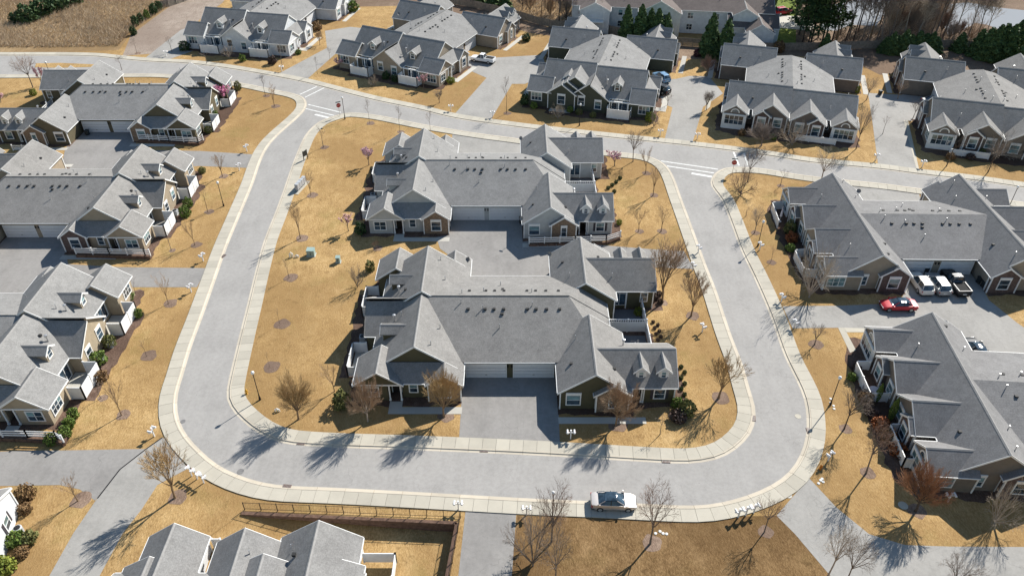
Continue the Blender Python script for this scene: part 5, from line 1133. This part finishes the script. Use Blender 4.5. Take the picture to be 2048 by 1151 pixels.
T_(1528, 1064, 994, 56, 'open', *RD, 'bare reddish tree beside the three bottom right letter boxes', ring_r=.9); T_(1655, 1152, 1046, 78, 'open', *PL, 'pale bare tree at the bottom edge left of the forked drive'); T_(1690, 1168, 1066, 70, 'open', *GY, 'grey bare tree cut by the bottom edge in the forked drive'); T_(1900, 1185, 1110, 90, 'open', *DK, 'dark bare tree rising from the bottom right edge')
T_(1066, 1130, 1004, 110, 'multi', *GY, 'wide many stemmed bare tree on the brown lawn beside the bottom drive'); T_(1103, 1083, 962, 84, 'open', *RD, 'bare reddish tree beside the bottom lamp post'); T_(1110, 1172, 1058, 80, 'open', *GY, 'grey bare tree cut by the bottom edge on the brown lawn'); T_(1300, 1087, 966, 88, 'open', *RD, 'tall bare reddish tree right of the silver sedan', ring_r=1.2)
T_(605, 1118, 1062, 40, 'sapling', *GY, 'thin bare tree behind the lower grey gables'); T_(1765, 268, 232, 20, 'sapling', *RD, 'reddish sapling beside the far right drive')

# ---- leafy things: many small leaf faces through an uneven volume
def leaf_mass(seed, n, shape, size, out=.6):
    rn = random.Random(seed); m = MB()
    for _ in range(n):
        p, nrm = shape(rn); s = size*rn.uniform(.6, 1.3); d = (nrm*out+Vector((rn.gauss(0, .6), rn.gauss(0, .6), rn.gauss(0, .6)))).normalized(); a = d.orthogonal().normalized(); b = d.cross(a); t = rn.uniform(0, 6.28); a, b = a*math.cos(t)+b*math.sin(t), b*math.cos(t)-a*math.sin(t)
        m.poly([p-a*s*.5, p+b*s*.9*.5+d*s*.1, p+a*s*.5, p-b*s*.5])
    return m.mesh('foliage')
def ball(rn):
    d = Vector((rn.gauss(0, 1), rn.gauss(0, 1), rn.gauss(0, 1))).normalized(); k = .74+.2*math.sin(3*d.x+2.2*d.y*2+d.z*4)*.5+rn.uniform(-.18, .12); p = d*k; return Vector((p.x, p.y, max(-.45, p.z)*.85+.5)), d
def cone(rn):
    z = 1-math.sqrt(rn.random()*.98+.0004); a = rn.uniform(0, 6.283); r = ((1-z)**.68)*(.85+.13*math.sin(a*5+z*21)+.1*math.sin(a*3-z*33))*rn.uniform(.72, 1.04); d = Vector((math.cos(a), math.sin(a), .75)).normalized(); return Vector((math.cos(a)*r*.27, math.sin(a)*r*.27, z)), d
def cone2(rn):
    z = rn.random(); a = rn.uniform(0, 6.283); prof = math.sin(min(1, z*1.25+.18)*math.pi*.5)*(1-z)**.55*1.35; r = prof*rn.uniform(.8, 1.05); return Vector((math.cos(a)*r*.36, math.sin(a)*r*.36, z)), Vector((math.cos(a), math.sin(a), .5)).normalized()
BALL = [leaf_mass(i, 620, ball, .2) for i in range(4)]; CONE = [leaf_mass(20+i, 5200, cone, .05, .9) for i in range(3)]; EGG = [leaf_mass(40+i, 1400, cone2, .07, .9) for i in range(2)]
def trunk_mesh(h, r): return MB().tube([(0, 0, -.02), (0, 0, h*.5), (0, 0, h)], [r, r*.8, r*.3], 7).mesh('trunk')
TRK = trunk_mesh(.9, .018); STM = trunk_mesh(.6, .05)
shr = random.Random(3)
def shrub(u, v, r, h, mat, lab, group='shrubs', name='shrub', kind='b', xy=None):
    x, y = xy or un(u, v); e = empty(name, (x, y, 0), shr.uniform(0, 6.28)); e.scale = (r, r, h)
    o = obj('foliage', shr.choice(BALL if kind == 'b' else EGG if kind == 'e' else CONE), e); set_mat(o, mat); s = obj('stem', STM if kind == 'b' else TRK, e); set_mat(s, 'bark_dark'); tag(e, lab, 'shrub' if kind != 'c' else 'tree', group)
for i, (u, v, r) in enumerate(((149, 840, .74), (141, 859, .8), (133, 879, .84), (104, 892, .8))): shrub(u, v-6, r, 1.25, 'leaf_green', ('topmost', 'second', 'third', 'lowest and darkest')[i]+' of four round green shrubs in a row at lower left')
for u, v, r, h, m, lab in ((200, 725, 1.15, 1.5, 'leaf_green', 'round green shrub beside the air conditioners at left'), (221, 690, 1.0, 1.4, 'leaf_olive', 'dull olive shrub above the air conditioners at left'), (278, 632, .75, 1.0, 'leaf_green', 'single round green shrub alone on the left lawn'), (258, 598, .95, 1.2, 'leaf_green', 'round green shrub at the far corner of the round shrubs house'), (205, 758, .95, 1.1, 'leaf_brown', 'brownish shrub below the nearer left patio fence'),
                           (378, 412, .9, 1.3, 'leaf_green', 'bright green shrub, upper of two beside the tan house'), (372, 432, 1.1, 1.5, 'leaf_green', 'bright green shrub, lower of two beside the tan house'), (405, 345, .8, .9, 'leaf_olive', 'low olive shrub at the rear corner of the tan house'), (68, 190, .9, 1.1, 'leaf_lime', 'lime green shrub inside the white rail patio at upper left'), (418, 265, .9, 1.2, 'leaf_olive', 'olive shrub at the porch end of the olive brown house'), (476, 180, .9, 1.6, 'leaf_olive', 'olive shrub by the farther white fence at upper left'), (432, 235, .8, 1.1, 'leaf_green', 'green shrub below the pink tree at upper left'),
                           (684, 812, 1.3, 1.9, 'leaf_olive', 'dull green shrub left of the olive house window'), (722, 466, 1.05, 1.6, 'leaf_dark', 'dark green shrub left of the pale grey house porch'), (741, 540, .85, 1.4, 'leaf_olive', 'small olive shrub by the olive house rear porch'), (1372, 826, 1.25, 1.7, 'leaf_olive', 'round olive green shrub right of the dormer wing'), (1353, 812, .9, 1.1, 'leaf_green', 'low green shrub against the dormer wing end'), (1356, 838, 1.2, 1.1, 'leaf_plum', 'dark plum shrub below the round olive green one'), (1238, 448, .55, .7, 'leaf_lime', 'small yellow green shrub at the end of the pale grey house'), (1276, 628, .7, .9, 'leaf_lime', 'lime green shrub inside the upper right patio'), (1150, 378, .7, .9, 'leaf_olive', 'olive shrub on the patio of the pale grey house'),
                           (1578, 465, 1.1, 1.8, 'leaf_olive', 'tall olive shrub beside the rear patio left of the parked cars house'), (1582, 482, 1.1, 1.3, 'leaf_rust', 'rust red shrub below the tall olive one'), (1580, 500, .9, .9, 'leaf_green', 'low green shrub below the rust red one'), (1703, 758, .7, .9, 'leaf_green', 'small round green shrub outside the lower right patio fence'), (1712, 740, .7, .8, 'leaf_plum', 'dark low shrub above the small round green one'),
                           (1760, 856, 1.2, 1.3, 'leaf_rust', 'rusty red shrub beside the cone shrubs'), (1772, 876, 1.1, 1.2, 'leaf_brown', 'brown shrub below the rusty red one'), (1793, 905, 1.1, 1.1, 'leaf_rust', 'red brown shrub along the nearer lower right patio fence'), (1730, 800, 1.1, 1.2, 'leaf_brown', 'brown shrub at the corner of the farther lower right patio'), (1808, 922, .9, .9, 'leaf_plum', 'dark shrub at the bottom corner of the lower right patio'), (1742, 828, 1.0, .9, 'leaf_plum', 'dark ground shrub between brown and cone shrubs'),
                           (55, 995, 1.2, 1.4, 'leaf_brown', 'large brown shrub at the white house corner'), (52, 1022, .85, .9, 'leaf_brown', 'brown shrub below the large one at the white house'), (60, 1080, 1.0, 1.0, 'leaf_olive', 'olive shrub beside the round air conditioner'), (35, 1085, 1.1, 1.2, 'leaf_green', 'light green shrub left of the olive one at lower left'), (12, 1140, 1.3, 1.3, 'leaf_lime', 'bright green shrub in the bottom left corner'), (45, 1108, .9, .8, 'leaf_brown', 'brownish ground shrub above the bottom left green one'),
                           (370, 100, 1.5, 1.8, 'leaf_dark', 'dark shrub at the left corner of the white house'), (486, 122, 1.0, 1.3, 'leaf_green', 'green shrub before the white house centre'), (545, 128, 1.2, 1.6, 'leaf_plum', 'dark shrub beside the right white house fence'), (597, 108, .9, .9, 'leaf_green', 'low green shrub at the right side of the white house'), (634, 60, 1.6, 1.8, 'leaf_brown', 'brown shrub at the court corner of the white house'), (705, 22, 2.0, 2.2, 'leaf_green', 'green shrub right of the white house rear wing'),
                           (902, 165, 1.2, 1.0, 'leaf_lime', 'yellow green shrub at the right corner of the tan house'), (772, 158, 1.0, 1.4, 'leaf_dark', 'dark shrub between the tan house patios'), (790, 163, .9, 1.3, 'leaf_dark', 'second dark shrub between the tan house patios'), (1052, 82, 1.3, 1.5, 'leaf_dark', 'dark shrub at the rear right of the tan house'),
                           (1050, 208, 1.2, 1.8, 'leaf_dark', 'dark shrub at the left corner of the dark green house'), (1068, 216, .9, 1.1, 'leaf_green', 'green shrub under the left window of the dark green house'), (1140, 224, .8, 1.0, 'leaf_green', 'green shrub left below the nested gables'), (1158, 228, .9, .9, 'leaf_olive', 'olive shrub right below the nested gables'), (1186, 234, .8, .9, 'leaf_olive', 'olive shrub at the patio fence of the dark green house'), (1300, 242, 1.2, 1.6, 'leaf_lime', 'yellow green shrub at the right corner of the dark green house'),
                           (1545, 278, .9, .9, 'leaf_green', 'low green shrub before the sunroom house left gable'), (1483, 270, .9, 1.0, 'leaf_brown', 'brown shrub before the left arched sunroom'), (1556, 104, 1.6, 2.2, 'leaf_brown', 'brown shrub behind the arched sunroom house'), (1714, 186, .6, 1.4, 'leaf_lime', 'small green shrub at the court of the arched sunroom house'), (1900, 318, 1.0, 1.0, 'leaf_brown', 'brown shrub below the right edge house fence'), (1940, 318, 1.0, .9, 'leaf_plum', 'dark shrub below the right edge house fence'), (1962, 308, .8, .9, 'leaf_olive', 'olive shrub at the end of the right edge house fence'),
                           (268, 70, 1.0, 1.8, 'leaf_dark', 'first young evergreen from the road on the far left bank'), (272, 52, 1.0, 2.2, 'leaf_dark', 'second young evergreen from the road on the far left bank'), (282, 44, .9, 1.9, 'leaf_dark', 'third young evergreen from the road on the far left bank'), (295, 37, .9, 1.9, 'leaf_green', 'fourth young evergreen from the road on the far left bank'), (308, 28, 1.2, 2.2, 'leaf_dark', 'fifth young evergreen from the road on the far left bank'), (319, 20, 1.1, 2.0, 'leaf_dark', 'sixth young evergreen next to the short board fence'),
                           (60, 42, 3.2, 3.4, 'leaf_dark', 'dark shrub added as tree shadow at the left in the tall dry field'), (88, 30, 3.4, 3.6, 'leaf_dark', 'dark shrub added as tree shadow in the middle of the tall dry field'), (118, 20, 3.4, 3.6, 'leaf_dark', 'dark shrub added as tree shadow right of the middle in the dry field'), (146, 8, 3.4, 3.4, 'leaf_dark', 'dark shrub added as tree shadow at the top of the dry field'), (36, 44, 2.2, 2.0, 'leaf_dark', 'lowest dark shrub added as tree shadow in the dry field'),  # added dark shrubs standing in for the shadow of unseen trees on the field
                           (1490, 92, 1.8, 2.2, 'leaf_olive', 'olive shrub before the low garage beyond the fence'), (1335, 90, 1.2, 1.4, 'leaf_purple', 'purple shrub beside the tall evergreens'), (1395, 112, 1.2, 1.4, 'leaf_purple', 'purple shrub left of the three tall evergreens')):
    shrub(u, v, r, h, m, lab)
for k, (du, dv) in enumerate(((1224, 372), (1232, 366), (1216, 378), (1240, 358), (1228, 385))): shrub(du, dv, .42, .5, 'leaf_dark', ('first', 'second', 'third', 'fourth', 'fifth')[k]+' tiny dark shrub in the cluster right of the pale grey house', 'tiny dark shrubs')
for k, (du, dv) in enumerate(((1306, 588), (1312, 598), (1318, 590), (1303, 604), (1320, 606))): shrub(du, dv, .5, .6, 'leaf_plum', ('first', 'second', 'third', 'fourth', 'fifth')[k]+' tiny dark shrub in the cluster right of the olive house', 'tiny dark shrubs')
for k in range(7): shrub(1306+k*1.5+(k % 2)*8, 645+k*6, .32, .35, 'leaf_plum', ('first', 'second', 'third', 'fourth', 'fifth', 'sixth', 'seventh')[k]+' low dark plant down the bed right of the patios', 'low bed plants')
for k in range(6): shrub(1362+(k % 2)*7, 735+k*11, .34, .4, 'leaf_dark', ('first', 'second', 'third', 'fourth', 'fifth', 'sixth')[k]+' low dark plant down the bed right of the dormer wing', 'low bed plants')
shrub(1752, 802, 1.05, 2.9, 'leaf_green', 'upper rounded cone shrub beside the lower right house', 'cone shrubs', 'cone_shrub', 'e'); shrub(1780, 838, 1.25, 3.4, 'leaf_green', 'lower larger cone shrub beside the lower right house', 'cone shrubs', 'cone_shrub', 'e')
# tall evergreens in front of the board fence
for k, (u, v, vt, wd) in enumerate(((1251, 88, 8, 3.6), (1278, 90, 7, 4.2), (1297, 88, 15, 3.6), (1311, 92, 15, 3.8), (1330, 92, 24, 3.2))): h = height_at(u, v, vt); shrub(u, v, wd*2.5, h, 'needle', ('leftmost', 'second', 'middle', 'fourth', 'rightmost')[k]+' of five tall dark evergreens before the blue block', 'tall evergreens', 'evergreen_tree', 'c')
for k, (u, v, vt, wd) in enumerate(((1416, 112, 24, 4.2), (1447, 116, 36, 4.2), (1465, 116, 66, 3.0))): h = height_at(u, v, vt); shrub(u, v, wd*2.5, h, 'needle', ('tallest left', 'middle', 'shortest right')[k]+' of three evergreens behind the arched sunroom house', 'tall evergreens', 'evergreen_tree', 'c')
for k, (u, v, vt, wd) in enumerate(((1768, 104, 78, 3), (1790, 106, 76, 3.4), (1815, 106, 74, 3.4), (1845, 104, 72, 3.6), (1868, 104, 78, 3), (1916, 102, 70, 3.2), (1966, 116, 64, 4.4), (1992, 118, 58, 4.6), (2018, 116, 52, 4.6), (2044, 142, 74, 5), (1648, 104, 72, 2.6), (1779, 107, 70, 3), (1803, 107, 66, 3.4), (1830, 106, 68, 3.4), (1857, 106, 70, 3), (1950, 112, 66, 3.6), (1980, 120, 60, 4.2), (2006, 122, 60, 4.4))):
    h = 1.2*height_at(u, v, vt); shrub(u, v, wd*2.5, h, 'needle', 'dark evergreen '+('first', 'second', 'third', 'fourth', 'fifth', 'sixth', 'seventh', 'eighth', 'ninth', 'tenth at the edge', 'short and alone at the left', 'twelfth, tucked low', 'thirteenth, tucked low', 'fourteenth, tucked low', 'fifteenth, tucked low', 'sixteenth, tucked low', 'seventeenth, tucked low', 'eighteenth, tucked low')[k]+' along the board fence at upper right', 'evergreens along the fence', 'evergreen_tree', 'c')
for k, (u, v, vt) in enumerate(((955, 10, -30), (985, 16, -20), (1010, 20, -14))): h = height_at(u, v, vt); shrub(u, v, 9, h, 'needle', ('left', 'middle', 'right')[k]+' dark evergreen just beyond the board fence at top centre', 'evergreens beyond the fence', 'evergreen_tree', 'c')
shrub(1530, 24, 12, 9, 'needle', 'dark evergreen behind the low garage at the top', 'evergreens beyond the fence', 'evergreen_tree', 'c')
# pines and bare wood trees beyond the fence
def pine_mesh(seed):
    rn = random.Random(seed); m = MB(); cl = []
    for i in range(38):
        z = rn.uniform(.25, 1.0); a = rn.uniform(0, 6.28); r = rn.uniform(.02, .17)*(1.25-z); cl.append((Vector((math.cos(a)*r, math.sin(a)*r, z)), rn.uniform(.03, .06)))
    for c, s in cl:
        for _ in range(60):
            d = Vector((rn.gauss(0, 1), rn.gauss(0, 1), rn.gauss(0, .7))).normalized(); p = c+d*s*rn.uniform(.3, 1); b = d.orthogonal().normalized()*s*.18; m.poly([p-b, p+d*s*.55, p+b])
    return m.mesh('needles')
PINE = [pine_mesh(i) for i in range(3)]; PTR = MB().tube([(0, 0, -.01), (.004, 0, .4), (0, .006, .75), (0, 0, .97)], [.0075, .006, .0045, .002], 7).mesh('trunk')
rnw = random.Random(77)
ordn = ('first', 'second', 'third', 'fourth', 'fifth', 'sixth', 'seventh', 'eighth', 'ninth', 'tenth', 'eleventh', 'twelfth', 'thirteenth', 'fourteenth', 'fifteenth', 'sixteenth', 'seventeenth', 'eighteenth', 'nineteenth', 'twentieth', 'twenty-first', 'twenty-second', 'twenty-third', 'twenty-fourth', 'twenty-fifth', 'twenty-sixth')+('twenty-seventh', 'twenty-eighth', 'twenty-ninth', 'thirtieth', 'thirty-first', 'thirty-second', 'thirty-third', 'thirty-fourth', 'thirty-fifth', 'thirty-sixth', 'thirty-seventh', 'thirty-eighth', 'thirty-ninth', 'fortieth')
for k, (u, v) in enumerate(((1605, 84), (1622, 86), (1636, 76), (1612, 62), (1650, 84), (1664, 82), (1590, 40), (1632, 50), (1598, 70), (1616, 90), (1642, 92), (1628, 66), (1608, 46))):
    x, y = un(u, v); e = empty('pine_tree', (x, y, 0), rnw.uniform(0, 6.28)); h = rnw.uniform(14, 19); e.scale = (h*1.5, h*1.5, h); o = obj('needles', rnw.choice(PINE), e); set_mat(o, 'leaf_dark' if k % 2 else 'needle'); o = obj('trunk', PTR, e); set_mat(o, 'bark_dark'); tag(e, ordn[k]+' tall pine in the clump beside the bright lawn', 'pine tree', 'pines beyond the fence')
wl = [(1680, 70), (1698, 74), (1715, 66), (1733, 88), (1762, 76), (1785, 74), (1814, 60), (1830, 88), (1858, 80), (1890, 66), (1672, 84), (1690, 86), (1706, 84), (1722, 86), (1740, 78), (1752, 84), (1770, 66), (1778, 84), (1795, 58), (1806, 82), (1824, 70), (1838, 84), (1852, 62), (1866, 82), (1884, 80), (1904, 82), (1932, 84), (1950, 86), (1968, 84), (1790, 40), (1820, 44), (1845, 36), (1868, 46), (1760, 48), (1876, 20), (1832, 16), (1800, 22), (1780, 28), (1852, 14), (1888, 34)]
for k, (u, v) in enumerate(wl):
    b, t = rnw.choice((GY, PL, TT, PL, GY, DK)); h = rnw.uniform(11, 17); tree(u, v, h, h*rnw.uniform(.34, .48), 'tall', b, t, ordn[k]+' bare wood tree in the upper right wood', group='bare wood trees', name='wood_tree')
for k, (u, v) in enumerate(((1060, 34), (1082, 40), (1100, 44), (1118, 46), (1132, 50), (1146, 52), (1160, 52), (1172, 40), (1045, 22), (1090, 20), (1120, 26))):
    b, t = rnw.choice((GY, TT, DK)); h = rnw.uniform(6, 10); tree(u, v, h, h*.5, 'tall' if k % 2 else 'dense', b, t, ordn[k]+' bare tree beyond the board fence left of the blue block', group='bare trees behind the fence', name='wood_tree')
for k, (u, v) in enumerate(((1766, 30), (1778, 54), (1786, 44), (1798, 70), (1808, 34), (1818, 76), (1828, 56), (1840, 26), (1848, 72), (1860, 54), (1872, 36), (1880, 74), (1778, 76), (1896, 84), (1940, 80), (1916, 78))):
    b, t = (PL, GY, TT, RD)[k % 4]; h = rnw.uniform(5, 8.5); tree(u, v, h, h*.75, 'dense' if k % 2 else 'multi', b, t, ordn[k]+' low bushy bare tree in the thicket beside the pond', group='thicket trees', name='thicket_tree')
tree(1186, 56, 8.5, 5.0, 'open', *PL, 'pale leafless tree before the left balconies of the blue block', name='wood_tree')

# ---- tall dry field growth and wood undergrowth: uncountable blades
def blades(name, poly, n, h0, h1, wd, mat, lab, cat, seed, lean=.35, avoid=None):
    rn = random.Random(seed); xs = [p[0] for p in poly]; ys = [p[1] for p in poly]; m = MB()
    def inside(u, v):
        c = False
        for (x1, y1), (x2, y2) in zip(poly, poly[1:]+poly[:1]):
            if (y1 > v) != (y2 > v) and u < (x2-x1)*(v-y1)/(y2-y1)+x1: c = not c
        return c
    k = 0
    while k < n:
        u, v = rn.uniform(min(xs), max(xs)), rn.uniform(min(ys), max(ys))
        if not inside(u, v): continue
        k += 1; x, y = un(u, v); cl = .5+.25*math.sin(x*.17+2*math.sin(y*.13))+.25*math.sin(y*.29+x*.11+2*math.cos(x*.07)); h = rn.uniform(h0, h1)*(.55+.7*cl); a = rn.uniform(0, 6.28); dx, dy = math.cos(a)*wd, math.sin(a)*wd; lx, ly = rn.gauss(.5, lean)*h, rn.gauss(-.35, lean)*h
        m.poly([(x-dx, y-dy, 0), (x+dx, y+dy, 0), (x+lx, y+ly, h)])
    o = m.build(name, mat); tag(o, lab, cat, kind='stuff'); return o
blades('tall_dry_grass', [(-20, 94), (-20, -20), (400, -20), (330, 18), (262, 62), (236, 92), (100, 95)], 30000, .4, 1.4, .055, 'dry_reed', 'tall dry grass and brush filling the field at upper left', 'dry grass', 4)
blades('undergrowth', [(1662, 92), (1668, 60), (1760, 62), (1800, 50), (1900, 56), (2048, 66), (2048, 96), (1760, 94)], 5000, .4, 1.8, .06, 'scrub', 'brown woodland undergrowth behind the fence at upper right', 'undergrowth', 5)
blades('undergrowth', [(880, -10), (1190, -10), (1190, 54), (1100, 50), (1000, 22)], 4000, .4, 1.6, .08, 'dry_reed', 'pale dry undergrowth behind the fence at top centre', 'undergrowth', 6)
blades('undergrowth', [(1765, 20), (1790, -10), (1900, -10), (1900, 40), (1860, 62), (1770, 60)], 4000, .8, 2.8, .05, 'scrub', 'grey brown thicket between wood trees beside the pond', 'undergrowth', 8)
print('OBJECTS', len(bpy.data.objects), 'TRIS', sum(len(me.polygons) for me in bpy.data.meshes))
